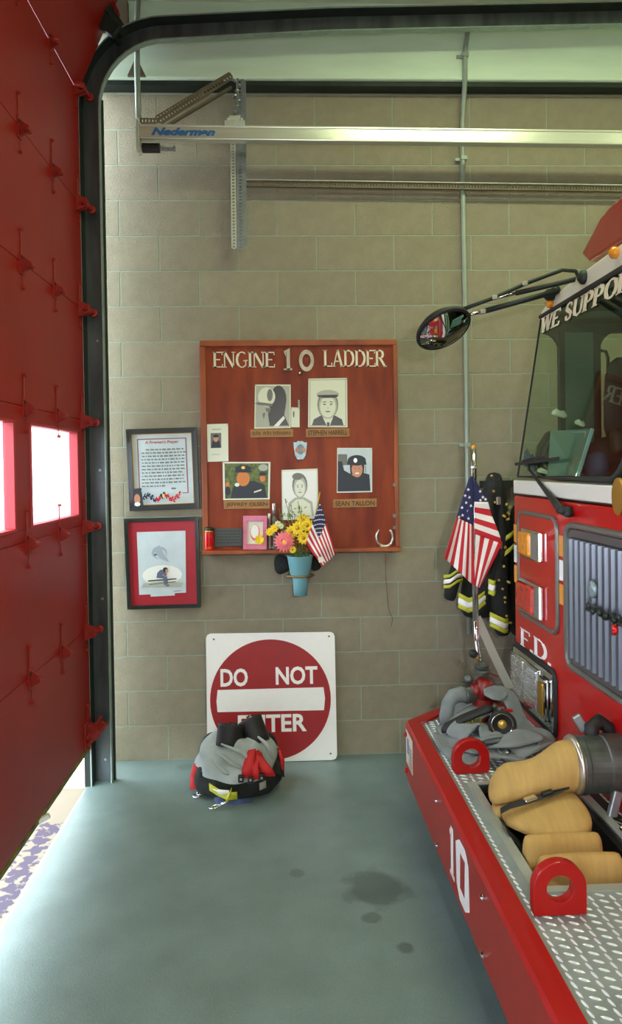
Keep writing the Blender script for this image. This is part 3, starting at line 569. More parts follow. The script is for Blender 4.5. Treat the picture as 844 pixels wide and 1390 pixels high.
pinned('pencil_portrait', 'pale pencil portrait of a man behind the flowers, centre bottom of the board', 'drawing', px2(y, (382, 638), (431, 636), (432, 704), (383, 706)), M['paper'], [
    (M['paperw'], [(.04, .04), (.96, .04), (.96, .96), (.04, .96)]), (g1, [(.14, .05), (.88, .05), (.84, .34), (.62, .44), (.36, .44), (.18, .34)]), (M['paper'], [(.2, .06), (.82, .06), (.78, .3), (.58, .40), (.40, .40), (.24, .3)]), (g2, ell(.5, .68, .21, .24)), (g1, ell(.5, .64, .18, .22)), (M['paper'], ell(.5, .62, .14, .17)), (g2, ell(.44, .86, .15, .07))] + features(.5, .63, .16, g2))
pinned('officer_photo', 'colour photo of officers in dark caps before green trees, left side of the board', 'photo', px2(y, (302, 627), (367, 627), (366, 678), (303, 679)), M['paper'], [
    (M['leafp'], [(.04, .04), (.96, .04), (.96, .96), (.04, .96)]), (M['g1'], ell(.85, .85, .1, .09)), (M['navy'], [(.16, .05), (.94, .05), (.88, .4), (.66, .5), (.3, .48), (.2, .3)]), (M['orange_skin'], ell(.43, .56, .14, .2)), (M['navy'], ell(.43, .82, .17, .10)), (M['gold'], ell(.43, .85, .04, .04)), (M['navy'], [(.26, .72), (.6, .72), (.62, .76), (.26, .78)]), (M['orange_skin'], ell(.1, .4, .04, .08)), (M['navy'], ell(.1, .24, .06, .12)), (M['orange_skin'], ell(.84, .56, .06, .09)), (M['navy'], ell(.84, .68, .08, .05)), (M['paper'], ell(.3, .40, .05, .05)), (M['paper'], [(.66, .18), (.82, .24), (.82, .28), (.66, .22)])])
pinned('firefighter_photo', 'colour photo of a smiling firefighter in a helmet, right side of the board', 'photo', px2(y, (457.5, 608), (505, 608), (505, 668), (457, 669)), M['paper'], [
    (M['paperb'], [(.02, .02), (.98, .02), (.98, .98), (.02, .98)]), (g2, [(.02, .6), (.3, .62), (.28, .86), (.02, .86)]), (M['navy'], [(.02, .03), (.95, .03), (.92, .4), (.74, .44), (.46, .38), (.2, .5), (.14, .7), (.02, .7)]), (g3, [(.38, .4), (.76, .4), (.78, .66), (.36, .66)]), (M['skin'], ell(.57, .51, .155, .17)), (M['navy'], ell(.56, .72, .26, .12)), (M['navy'], [(.28, .62), (.84, .62), (.82, .70), (.3, .72)]), (M['silver'], ell(.52, .72, .05, .05)), (g2, [(.8, .6), (.82, .6), (.82, .44), (.8, .44)])] + features(.57, .51, .14, g2)[:4] + [(M['signw'], ell(.57, .43, .06, .018, 10))])
pinned('prayer_card', 'pale card with a small dark portrait at the left edge of the board', 'card', px2(y, (278, 576), (309.5, 575), (310, 626), (278.5, 627)), M['paper'], [(g2, [(.24, .36), (.7, .36), (.7, .76), (.24, .76)]), (M['navy'], [(.26, .37), (.68, .37), (.62, .56), (.32, .56)]), (M['skin'], ell(.47, .60, .1, .08)), (g3, ell(.47, .68, .12, .04)), (g1, [(.3, .84), (.7, .84), (.7, .87), (.3, .87)]), (g1, [(.3, .18), (.64, .18), (.64, .2), (.3, .2)])])
pinned('small_note', 'small white note beside the helmet photo', 'card', px2(y, (395, 553), (406.5, 553), (406.5, 580), (395, 580)), M['paper'], [(g2, ell(.3, .68, .1, .14, 10)), (g3, [(.26, .5), (.36, .5), (.36, .6), (.26, .6)])])
def nameplate(label, txt, tl, tr, br, bl):
    q = px2(BY - .001, tl, tr, br, bl); t = thing('nameplate', label, 'plate', tuple(q[0]), 'wooden nameplates on the board')
    MB().prism(q, F_ * .008).build('wood_strip', M['plate'], t, bevel=.0015)
    if not txt:                                    # too blurred to read in the photo: only worn letter strokes
        rr2 = random.Random(4); mb = MB(); f2 = quadmap(q)
        for i in range(22):
            if i in (5, 11): continue
            x = .07 + i * .04; a_, b_ = f2(x, .2 + .1 * rr2.random()) + F_ * .008, f2(x + .012 * rr2.uniform(-1, 1), .65 + .15 * rr2.random()) + F_ * .008; mb.bar(a_, b_, .004, .0012, F_)
        mb.build('worn_strokes', M['inkb'], t)['kind'] = 'stuff'; return
    R = (q[1] - q[0]); text(txt, 'burnt_lettering', M['inkb'], 0, 0, R.length * .9, (q[3] - q[0]).length * .62, O=q[0] + R * .05 + ZZ * (q[3] - q[0]).length * .18 + F_ * .008, R=R.normalized(), parent=t, bold=.02, depth=.0006)
nameplate('narrow wooden nameplate under the helmet photo', '', (339.5, 583), (398, 582.5), (398, 593), (340, 594))
nameplate('narrow wooden nameplate under the cap and tie pencil portrait', 'STEPHEN HARRELL', (415, 582), (474, 581.5), (474.5, 592.5), (415, 593.5))
nameplate('narrow wooden nameplate under the photo of officers before trees', 'JEFFREY OLSEN', (303.5, 680), (366, 679), (366, 690), (304, 691))
nameplate('narrow wooden nameplate under the smiling firefighter photo', 'SEAN TALLON', (452, 678), (511, 676.5), (511, 688), (452, 689))
# small badge
c = PY(407.5, 611, BY - .001); t = thing('badge', 'small pewter shield badge in the middle of the board', 'badge', tuple(c))
sh = [(-.6, .8), (-.25, 1), (0, .92), (.25, 1), (.6, .8), (.95, .85), (.9, .2), (.75, -.55), (.4, -1), (-.4, -1), (-.75, -.55), (-.9, .2), (-.95, .85)]
MB().prism([c + V((a_ * .042, 0, b_ * .055)) for a_, b_ in sh], F_ * .008).build('shield', M['patina'], t, bevel=.002)
MB().prism([c + V((a_ * .022, -.008, b_ * .030 + .004)) for a_, b_ in ell(0, 0, 1, 1, 14)], F_ * .004).build('badge_centre', M['emblem'], t)
for s_ in (-1, 1): MB().prism([c + V((s_ * .022 + a_ * .008, -.008, b_ * .014)) for a_, b_ in ell(0, 0, 1, 1, 10)], F_ * .005).build('copper_ornament', M['orange_skin'], t)
# objects on the ledge
LZ = bz0; ly = BY - .035
q0, q1 = PY(277.5, 730, ly), PY(290, 730, ly); cx_ = (q0.x + q1.x) / 2; r = (q1.x - q0.x) / 2
cn = thing('votive_candle', 'red glass votive candle on the left end of the board ledge', 'candle', (cx_, ly, LZ))
zt = PY(284, 716, ly).z; h = zt - LZ
MB().lathe([(r * .94, 0), (r, .008), (r, h * .78), (r * .97, h * .82)], (cx_, ly, LZ), n=20).build('glass_jar', M['redlens'], cn, smooth=True)
MB().lathe([(r * 1.02, h * .80), (r * 1.05, h * .86), (r * .95, h * .88)], (cx_, ly, LZ), n=20).build('gold_rim', M['brass'], cn, smooth=True)
MB().lathe([(r * .95, h * .87), (r * 1.08, h * .92), (r * .9, h * 1.0), (r * .3, h * 1.03)], (cx_, ly, LZ), n=20).build('lid', M['g3'], cn, smooth=True)
mb = MB()
for i in range(7): mb.box(cx_ - r * .6 + i * r * .18, cx_ - r * .52 + i * r * .18, ly - r * 1.01, ly - r * .9, LZ + h * .1, LZ + h * .16)
mb.build('gold_mark', M['brass'], cn)
q = px2(BY - .004, (291.5, 717), (329, 717), (329, 741), (291.5, 742)); pq = thing('engraved_plaque', 'dark green-grey engraved plaque beside the red candle', 'plaque', tuple(q[0]))
MB().prism(q, F_ * .006).build('plaque_plate', M['plaqueg'], pq, bevel=.001)
mb = MB(); fm = quadmap(q)
for i in range(5):
    x = .06
    while x < .9: l = random.uniform(.04, .1); mb.prism([fm(x, .82 - i * .16) + F_ * .006, fm(x + l, .82 - i * .16) + F_ * .006, fm(x + l, .87 - i * .16) + F_ * .006, fm(x, .87 - i * .16) + F_ * .006], F_ * .0008); x += l + .03
mb.build('engraved_lines', M['g3'], pq)
q = px2(ly - .01, (330, 701), (362.5, 701), (362, 746.5), (330, 746.5)); dz = LZ + .001 - min(q[0].z, q[1].z); q = [p_ + V((0, .0, dz)) for p_ in q]
pf = thing('pink_photo_frame', 'marbled pink frame with a faded picture standing on the board ledge', 'frame', tuple(q[0])); fm = quadmap(q)
def frame4(fm, n, m, mw_, th, name, parent, out=0):
    """four mitred bars around the unit square; mw_ = (side, top) widths in unit coordinates"""
    a_, b_ = mw_; a_ = a_; o_ = -out
    for P in ([(o_, o_), (1 - o_, o_), (1 - a_, b_), (a_, b_)], [(1 - o_, o_), (1 - o_, 1 - o_), (1 - a_, 1 - b_), (1 - a_, b_)], [(1 - o_, 1 - o_), (o_, 1 - o_), (a_, 1 - b_), (1 - a_, 1 - b_)], [(o_, 1 - o_), (o_, o_), (a_, b_), (a_, 1 - b_)]):
        MB().prism([fm(*p) for p in P], n * th).build(name, m, parent, bevel=.0015)
frame4(fm, F_, M['pinkf'], (.17, .16), .014, 'frame_bar', pf)
fp = flatprint('print', [fm(.15, .14), fm(.85, .14), fm(.85, .86), fm(.15, .86)], M['paper'], [(M['petalp'], ell(.5, .5, .3, .35, 12)), (M['paperw'], ell(.48, .55, .24, .28, 12))], pf)
mb = MB(); c = fm(.70, .30) + F_ * .02
for i in range(14): a_ = i * 2.4; d = V((math.cos(a_), -.3, math.sin(a_) * 1.1)); mb.loft([(c, XX * .004, ZZ * .004), (c + d * .014, XX * .011, ZZ * .008), (c + d * .026, XX * .003, ZZ * .003)], 6)
mb.build('yellow_bow', M['petaly'], pf, smooth=True)
for lab, u, v0, w_ in (('tall grey metal stem figure left of the flowers', 371.5, 683, .012), ('short grey metal figure between pink frame and flowers', 365.5, 697, .010)):
    p = PY(u, v0, ly); t = thing('metal_candlestick', lab, 'candlestick', (p.x, ly, LZ)); H_ = p.z - LZ
    MB().lathe([(w_ * 1.4, 0), (w_ * 1.4, .01), (w_ * .8, .02), (w_ * .8, H_ * .62), (w_ * 1.1, H_ * .64), (w_ * .7, H_ * .7), (w_ * .7, H_ * .98), (w_ * .4, H_)], (p.x, ly + .005, LZ), n=12).build('stem', M['g2'], t, smooth=True)
    MB().lathe([(w_ * .85, H_ * .72), (w_ * .85, H_ * .99), (w_ * .3, H_ * 1.0)], (p.x, ly + .005, LZ), n=12).build('cup', M['silver'], t, smooth=True)
# horseshoe
c = PY(522, 729, BY - .012); t = thing('horseshoe', 'silver horseshoe, open end up, on the right end of the board ledge', 'horseshoe', (c.x, BY - .02, LZ)); R_ = .054
mb = MB(); pts = [c + V((math.cos(a_) * R_ * .9, 0, math.sin(a_) * R_ - .002)) for a_ in [math.radians(128 + i * 284 / 20) for i in range(21)]]
mb.loft([(p, (p - c).normalized() * (.011 - .004 * abs(i - 10) / 10), F_ * .006) for i, p in enumerate(pts)], 8); mb.build('shoe_bar', M['silver'], t, smooth=True)
mb = MB()
for i in (3, 5, 7, 13, 15, 17): mb.lathe([(.003, 0), (.003, .002)], pts[i] + F_ * .006, F_, 6)
mb.build('nail_head', M['g3'], t)
# vase, its ring bracket, ribbon, flowers, flag
VY = -.16
va = thing('flower_vase', 'aqua tapered plastic vase of flowers held in a ring under the board', 'vase', tuple(PY(409, 808, VY)))
cz = lambda v: PY(407, v, VY).z
cxv = lambda v: PY(406 + (v - 755) * .055, v, VY).x
s_ = (4.353 + VY); r0, r1, r2, r3, r4 = [k_ * s_ / 1011 for k_ in (17.5, 12.8, 10.5, 10.5, 9.0)]
z0, z1 = cz(808), cz(755); ax = cxv(781)
MB().lathe([(r4, 0), (r3, z1 * 0 + (cz(784) - z0)), (r2, cz(782) - z0), (r1 + .004, cz(779) - z0), (r0, z1 - z0), (r0 + .004, z1 - z0 + .004), (r0 - .003, z1 - z0 + .002), (r1 - .004, cz(779) - z0)], (ax, VY, z0), n=28, cap=True).build('vase_cone', M['vase'], va, smooth=True)
vb = thing('vase_bracket', 'bronze ring bracket holding the aqua vase', 'bracket', (ax, VY, cz(781)))
mb = MB(); mb.tube([(ax + math.cos(a_) * .075, VY + math.sin(a_) * .058, cz(781)) for a_ in [i * math.pi / 10 for i in range(20)]], .007, 6, closed=True); mb.build('ring', M['ring'], vb, smooth=True)
MB().box(ax - .075, ax + .075, VY - .058, -.008, cz(781) - .004, cz(781) + .004).build('arm', M['ring'], vb)
hs = vb.children
bpy.data.objects.remove([c_ for c_ in hs if c_.name.startswith('arm')][0])
for s2 in (-1, 1): MB().bar((ax + s2 * .05, VY + .045, cz(781)), (ax + s2 * .05, -.004, cz(781)), .010, .006).build('arm', M['ring'], vb)
rb = thing('black_ribbon', 'black mourning ribbon bow hanging behind the aqua vase', 'ribbon', tuple(PY(407, 752, -.09)))
def lobe(pts, y_, name):
    P = [PY(u, v, y_) for u, v in pts]; c_ = sum(P, V((0, 0, 0))) / len(P); mb = MB()
    mb.v += [p for p in P] + [p + V((0, -.02, 0)) for p in P] + [c_ + V((0, -.04, 0)), c_ + V((0, .012, 0))]; k = len(P)
    mb.f += [(i, (i + 1) % k, k + (i + 1) % k, k + i) for i in range(k)] + [(k + i, k + (i + 1) % k, 2 * k) for i in range(k)] + [(i, 2 * k + 1, (i + 1) % k) for i in range(k)]; mb.m += [0] * 3 * k
    mb.build(name, M['cloth'], rb, smooth=True, sub=1)
lobe([(372, 752), (384, 751), (396, 758), (397, 772), (390, 776), (380, 781), (374, 778), (371, 766)], -.07, 'ribbon_lobe')
lobe([(420, 756), (430, 752), (436, 762), (437, 771), (430, 775), (420, 776)], -.07, 'ribbon_lobe')
fl_top = V((ax, VY, z1))
def petals(mb, c, n, L_, wd, tilt=.25, face=V((-.05, -1, .12)), ph=0, cup=.25):
    face = face.normalized(); x = face.orthogonal().normalized(); y_ = face.cross(x)
    for i in range(n):
        a_ = 2 * math.pi * i / n + ph; d = x * math.cos(a_) + y_ * math.sin(a_); sd_ = face.cross(d)
        p0, p1, p2 = c + d * L_ * .12, c + d * L_ * .62 + face * L_ * cup, c + d * L_ + face * L_ * (cup - .12)
        mb.add([p0, p1 + sd_ * wd, p2, p1 - sd_ * wd, p1 - face * .003], [(0, 1, 2, 3), (0, 4, 1), (1, 4, 2), (2, 4, 3), (3, 4, 0)])
def stemline(mb, a_, b_, r=.0022): mb.tube([a_, a_.lerp(b_, .5) + V((random.uniform(-.01, .01), -.004, .01)), b_], r, 5)
def flower(label, u, v, dy, m, n, L_, wd, name, layers=2, cen=None):
    c = PY(u, v, VY + dy); t = thing(name, label, 'flower', tuple(c), 'flowers in the aqua vase'); mb = MB()
    for k_ in range(layers): petals(mb, c + V((0, -.004 * k_, 0)), n, L_ * (1 - .25 * k_), wd * (1 - .15 * k_), ph=k_ * .3, cup=.05 + .22 * k_)
    mb.build('petals', m, t)
    MB().lathe([(L_ * .26, 0), (L_ * .24, .008), (L_ * .1, .012)], c + V((0, -.004, 0)), (-.05, -1, .12), 10).build('flower_centre', cen or M['petaly'], t, smooth=True)
    mb = MB(); stemline(mb, V((ax + random.uniform(-.03, .03), VY, z1 - .02)), c + V((0, .008, 0))); mb.build('stem', M['stem'], t)
flower('large pink gerbera on the left of the vase', 385.5, 735, -.07, M['petalp'], 18, .062, .011, 'gerbera', 3)
for lab, u, v, dy in (('upright yellow daisy in the middle of the bouquet', 404, 717, -.05), ('yellow daisy at the top right of the bouquet beside the small flag', 417, 713, -.03), ('yellow daisy low right in the bouquet behind the small flag stripes', 412, 730, -.04), ('yellow daisy just above the pink gerbera', 396, 722, -.02), ('yellow flower low under the gerbera', 397, 746, -.06), ('yellow daisy at the bouquet top, left of the flag tip', 411, 706, -.01)):
    flower(lab, u, v, dy, M['petaly'], 12, .042 if v != 746 else .022, .009, 'daisy', 2, M['gold'] if False else M['brass'])
for lab, u, v in (('small yellow bloom at the far left of the bouquet', 366, 722), ('small yellow bloom touching the gerbera', 372, 717)): flower(lab, u, v, -.03, M['petaly'], 9, .026, .008, 'small_bloom', 2)
for lab, u, v in (('tiny white bloom above the left yellow blooms', 381, 714), ('tiny white bloom at the upper left of the bouquet', 377, 711)): flower(lab, u, v, -.02, M['whitepetal'], 8, .02, .006, 'white_bloom', 2)
sp = thing('greenery_sprigs', 'thin green sprigs rising from the vase in front of the pencil portrait', 'foliage', (ax, VY, z1)); mb, ml = MB(), MB()
for (u, v) in ((378, 690), (387, 679), (395, 684), (404, 680), (409, 688), (383, 700), (390, 697), (400, 698), (374, 703), (415, 700), (399, 742), (405, 745), (411, 742), (418, 735)):
    e_ = PY(u, v, VY + random.uniform(-.04, .03)); s0 = V((ax + random.uniform(-.04, .04), VY, z1 - .03)); stemline(mb, s0, e_, .0016)
    for k_ in range(16):
        c = s0.lerp(e_, .35 + .65 * random.random()) + V([random.uniform(-.018, .018) for _ in range(3)]); d = V([random.uniform(-1, 1) for _ in range(3)]).normalized(); x = d.orthogonal().normalized()
        ml.add([c, c + d * .010 + x * .004, c + d * .022, c + d * .010 - x * .004], [(0, 1, 2, 3)])
mb.build('sprig_stems', M['stem'], sp); ml.build('leaves', M['leaf'], sp)['kind'] = 'stuff'
def flag_cloth(parent, hoist0, hoist1, fly0, fly1, cu=.42, cv=.54, wave=.01, nw=3, stars=(6, 5), wf=V((0, -1, 0)), nu=26, ph=0, srad=.010):
    """13 striped cloth patch; u runs from the hoist to the fly, v from top to bottom"""
    def P(u, v):
        p = hoist0.lerp(hoist1, v).lerp(fly0.lerp(fly1, v), u); return p + wf * (wave * math.sin(u * nw * 3.1 + v * 2 + ph) * (.3 + u) + wave * .8 * math.sin(v * 9 + u * 3 + ph) * u)
    mats = [M['flagr'], M['flagw'], M['flagb']]; mb = MB()
    for k_ in range(13):
        for (ua, ub, blue) in ((0, cu, k_ < 13 * cv - .5), (cu, 1, False)):
            mb.mi = 2 if blue else k_ % 2; n_ = max(2, int(nu * (ub - ua))); mb.grid(lambda s, t: P(ua + (ub - ua) * s, (k_ + t) / 13), n_, 2)
    o_ = mb.build('flag_cloth', mats, parent, smooth=True, fix=False)
    bm = bmesh.new(); bm.from_mesh(o_.data); bmesh.ops.remove_doubles(bm, verts=bm.verts, dist=.0003); bm.to_mesh(o_.data); bm.free()
    m_ = o_.modifiers.new('solid', 'SOLIDIFY'); m_.thickness = .002; m_.offset = 0
    sb = MB()
    for i in range(stars[0]):
        for j in range(stars[1]):
            for oo in (0, .5):
                u_, v_ = cu * (i + .3 + oo) / (stars[0] + .1), cv * (j + .3 + oo) / (stars[1] + .1)
                if u_ > cu * .97 or v_ > cv * .95: continue
                c = P(u_, v_); n__ = wf.normalized(); x = (P(u_ + .01, v_) - c).normalized(); z_ = n__.cross(x)
                for sg in (1, -1):
                    st_ = [c + n__ * .0022 * sg + (x * math.cos(q_) + z_ * math.sin(q_)) * (srad if m2 % 2 == 0 else srad * .42) for m2, q_ in enumerate([math.pi / 5 * k2 for k2 in range(10)])]
                    sb.add(st_, [tuple(range(10))])
    sb.build('star', M['flagw'], parent, fix=False)['kind'] = 'stuff'
fy = VY - .045
sf = thing('small_flag', 'small American flag on a thin gold stick leaning out of the vase', 'flag', tuple(PY(419, 752, fy)))
MB().tube([PY(434, 668, fy + .01), PY(426, 712, fy + .012), PY(418, 756, VY + .0)], .0035, 6).build('flag_stick', M['brass'], sf, smooth=True)
flag_cloth(sf, PY(434, 681, fy), PY(415, 737, fy - .01), PY(456, 753, fy - .01), PY(437, 769, fy - .03), cu=.40, cv=.54, wave=.010, srad=.0055, ph=1, stars=(4, 4))
q = px2(fy - .045, (431, 757), (438, 755), (440, 762), (433, 764)); MB().prism(q, F_ * .001).build('care_label', M['paper'], sf)
# hanging string under the board
sg = thing('hanging_cord', 'thin brown cord hanging down the wall under the horseshoe', 'cord', tuple(PY(523, 752, -.02)))
MB().tube([PY(523, 751, -.02), PY(523, 762, -.014), PY(524, 790, -.012), PY(527, 825, -.012), PY(533, 840, -.012), PY(531, 850, -.012)], .0022, 5).build('cord', M['rust'], sg); MB().tube([PY(523, 755, -.02), PY(523, 764, -.018)], .005, 6).build('cord_knot', M['plate'], sg)
# ------------------------------------------------------------------ framed pictures on the wall
def wall_frame(name, label, q, mw_, mframe, th=.028):
    t = thing(name, label, 'picture', tuple(q[0])); fm = quadmap(q)
    frame4(fm, F_ * 1, mframe, mw_, th, 'frame_bar', t); return t, fm
q = px2(-.004, (171.8, 583), (267, 580.2), (271.5, 689.5), (177, 693.5))
t, fm = wall_frame('framed_prayer', 'black framed prayer sheet with red title, upper picture left of the board', q, (.075, .065), M['blackframe'])
o_ = F_ * .010
iq = [fm(.07, .06) + o_, fm(.93, .06) + o_, fm(.93, .94) + o_, fm(.07, .94) + o_]; im = quadmap(iq)
frame4(quadmap([fm(.068, .058) + o_, fm(.932, .058) + o_, fm(.932, .942) + o_, fm(.068, .942) + o_]), F_, M['gold'], (.018, .016), .010, 'gold_fillet', t)
sh = []
BR_ = (g2)
for a_ in ([(.085, .24), (.105, .24), (.105, .93), (.085, .93)], [(.885, .15), (.905, .15), (.905, .93), (.885, .93)], [(.085, .915), (.905, .915), (.905, .93), (.085, .93)], [(.80, .15), (.905, .15), (.905, .163), (.80, .163)]): sh.append((M['matred'] if False else M['pinkstripe'] if 'pinkstripe' in M else mat('mauve_border', (150, 96, 104), .5), a_))
for i in range(12):
    x = .15 + (.06 if i == 0 else 0) + random.uniform(0, .015); yy = .765 - i * .046
    end = .84 if i not in (11,) else .52
    while x < end:
        l = random.uniform(.02, .075); sh.append((g2, [(x, yy + .004 * math.sin(x * 9)), (x + l, yy), (x + l, yy + .016), (x + .005, yy + .020)])); x += l + .014
sh.append((g2, [(.64, .215), (.72, .215), (.72, .235), (.65, .24)]))
for i in range(26):
    x = .19 + i * .024; yy = .11 + .035 * math.sin(i * .55) + .02 * math.sin(i * 2.3)
    sh.append((M['flagb'] if i < 9 or 11 < i < 15 else M['flagr'], ell(x, yy, .022, .030, 7))); sh.append((M['flagw'], ell(x + .008, yy + .015 * math.sin(i * 3), .007, .012, 5)))
sh.append((M['petaly'], ell(.52, .13, .02, .03, 6)))
sh += [(g3, [(.02, .18), (.16, .19), (.17, .25), (.03, .24)]), (M['navy'], [(.02, .01), (.19, .01), (.17, .2), (.03, .2)]), (M['skin'], ell(.09, .10, .05, .07, 12)), (M['paperw'], ell(.09, .03, .05, .03, 8))]
flatprint('print_sheet', iq, M['paperb'], sh, t)
p = im(.22, .845); text("A Fireman's Prayer", 'red_title', M['signr'], 0, 0, (im(.78, .84) - im(.22, .84)).length, .022, O=p + F_ * .0125, R=(im(.8, .84) - im(.2, .84)).normalized(), U=(im(.2, .9) - im(.2, .8)).normalized(), parent=t, bold=.02, shear=.2, depth=.0006)
q = px2(-.004, (169, 704), (269.8, 701), (273.3, 823.5), (174, 826.5))
t, fm = wall_frame('framed_bench_drawing', 'black framed drawing of a person on a bench in a red mat, lower left picture', q, (.05, .04), M['blackframe'])
iq = [fm(.045, .035) + o_, fm(.955, .035) + o_, fm(.955, .965) + o_, fm(.045, .965) + o_]; im = quadmap(iq)
MB().prism([im(0, 0), im(1, 0), im(1, 1), im(0, 1)], F_ * .002).build('red_mat', M['matred'], t)
bl = mat('drawing_blue', (92, 104, 132), .6); lb = mat('drawing_pale_blue', (164, 178, 190), .6)
pq_ = [im(.13, .13), im(.83, .14), im(.85, .875), im(.13, .875)]; pq_ = [p_ + F_ * .003 for p_ in pq_]
flatprint('print_sheet', pq_, M['paperb'], [(M['paperw'], ell(.5, .30, .42, .16)), (lb, ell(.45, .66, .16, .10)), (M['paperb'], ell(.47, .64, .12, .07)), (lb, [(.34, .74), (.46, .78), (.56, .62), (.66, .5), (.5, .55), (.4, .62)]), (bl, ell(.37, .63, .03, .02, 8)), (lb, ell(.6, .54, .03, .02, 8)),
    (g1, [(.06, .12), (.9, .1), (.94, .16), (.5, .2), (.1, .18)]), (g3, [(.2, .205), (.80, .225), (.80, .24), (.2, .225)]), (g2, [(.22, .15), (.78, .18), (.78, .195), (.22, .165)]),
    (bl, [(.38, .26), (.40, .34), (.47, .39), (.56, .38), (.60, .31), (.52, .25)]), (M['navy'], ell(.57, .385, .055, .04, 12)), (M['skin'], ell(.60, .365, .03, .03, 10)), (bl, [(.52, .26), (.60, .28), (.62, .16), (.54, .14)]), (g2, ell(.61, .135, .05, .015, 8)), (M['skin'], ell(.53, .30, .03, .012, 8)), (M['g2'], [(.74, .03), (.9, .035), (.9, .045), (.74, .04)])], t)
MB().prism([im(.30, .105), im(.66, .11), im(.66, .14), im(.30, .135)], F_ * .0046).build('caption_strip', M['paperb'], t)
# ------------------------------------------------------------------ DO NOT ENTER sign leaning on the wall
S0, S1 = PY(279.5, 860, -.015), PY(454, 857.5, -.015); zb = .006
bl_, br_ = PY(281.5, 1034, -.075), PY(457.5, 1031.5, -.075); bl_.z = br_.z = .004
q = [bl_, br_, S1, S0]; fm = quadmap(q); nS = (q[1] - q[0]).cross(q[3] - q[0]).normalized(); nS = nS if nS.y < 0 else -nS
sg = thing('road_sign', 'square white sign with a red disc reading DO NOT ENTER leaning on the wall', 'sign', tuple((q[0] + q[1]) / 2))
rc = .035
outl = [(rc, 0), (1 - rc, 0), (1 - rc * .3, rc * .3), (1, rc), (1, 1 - rc), (1 - rc * .3, 1 - rc * .3), (1 - rc, 1), (rc, 1), (rc * .3, 1 - rc * .3), (0, 1 - rc), (0, rc), (rc * .3, rc * .3)]
MB().prism([fm(*p) for p in outl], nS * .004).build('sign_panel', M['signw'], sg)
MB().prism([fm(*p) + nS * .004 for p in ell(.493, .480, .467, .468, 64)], nS * .0008).build('red_disc', M['signr'], sg)
MB().prism([fm(*p) + nS * .0048 for p in [(.082, .392), (.905, .388), (.915, .48), (.905, .567), (.085, .562), (.075, .475)]], nS * .0008).build('white_bar', M['signw'], sg)
RS, US = (q[1] - q[0]).normalized(), (q[3] - q[0]).normalized(); WS = (q[1] - q[0]).length; HS = (q[3] - q[0]).length
for s_, x0, z0_, w_, h_ in (('DO', .108, .585, .212, .140), ('NOT', .535, .592, .325, .140), ('ENTER', .238, .228, .532, .135)):
    text(s_, 'white_lettering', M['signw'], 0, 0, WS * w_, HS * h_, O=fm(x0, z0_) + nS * .0048, R=RS, U=US, N=nS, parent=sg, bold=.028, depth=.0008)
mb = MB()
for p in ((.06, .05), (.95, .05), (.06, .955), (.955, .965)): mb.prism([fm(p[0] + a_, p[1] + b_) + nS * .004 for a_, b_ in ell(0, 0, .008, .008, 8)], nS * .0006)
mb.build('bolt_hole', M['g2'], sg)
# ------------------------------------------------------------------ turnout pants folded over boots on the floor
tp = thing('turnout_pants', 'grey-lined black turnout pants with red suspenders bunched over boots on the floor', 'clothing', tuple(PZ(322, 1068, 0)))
by = -.40
def G(u, v, y): return PY(u, v, y)
c0 = G(322, 1040, by); rx = .22
def lump(name, m, secs, rip, rk, n=40, ph=0, sub=1, parent=tp):
    mb = MB(); mb.loft([((c0.x + dx, by + dy, z), (rx_, 0, 0), (0, ry_, 0)) for dx, dy, z, rx_, ry_ in secs], n, rip=rip, rk=rk, ph=ph); return mb.build(name, m, parent, smooth=True, sub=sub)
lump('pants_shell', M['cloth'], [(0, 0, .002, .20, .17), (0, 0, .03, .235, .20), (.0, 0, .09, .235, .20), (.005, .0, .125, .215, .185), (.0, .0, .15, .17, .14)], .045, 7)
lump('rear_collar', M['cloth'], [(-.0, .09, .08, .22, .10), (-.0, .09, .18, .22, .10), (-.0, .10, .24, .19, .085), (-.0, .10, .26, .17, .07)], .03, 5)
mb = MB()
def dome(s, t):
    a_ = 2 * math.pi * s; k_ = t; r_x, r_y = .218 * math.cos(k_ * 1.25) ** .7, .196 * math.cos(k_ * 1.25) ** .7
    w_ = 1 + .07 * math.sin(3 * a_ + 5 * t) + .05 * math.sin(7 * a_ - 6 * t) * (1 - t * .5)
    z_ = .122 + .185 * math.sin(k_ * 1.35) + .012 * math.sin(5 * a_ + 4 * t) * t + .012 * math.sin(a_) * (1 - t)
    return (c0.x + .0 + r_x * math.cos(a_) * w_, by + .0 + r_y * math.sin(a_) * w_, z_)
mb.grid(dome, 64, 16); lo = mb.build('grey_liner', M['liner'], tp, smooth=True)
mb = MB()
for (pa, pb, pc) in (((292, 1018), (312, 1035), (333, 1046)), ((285, 1030), (305, 1048), (318, 1054)), ((350, 1000), (362, 1010), (370, 1030)), ((300, 1010), (330, 1022), (345, 1040))):
    mb.tube([G(*pa, by - .16), G(*pb, by - .195), G(*pc, by - .19)], .012, 8, rr=[.005, .012, .005])
mb.build('liner_fold', M['liner'], tp, smooth=True)
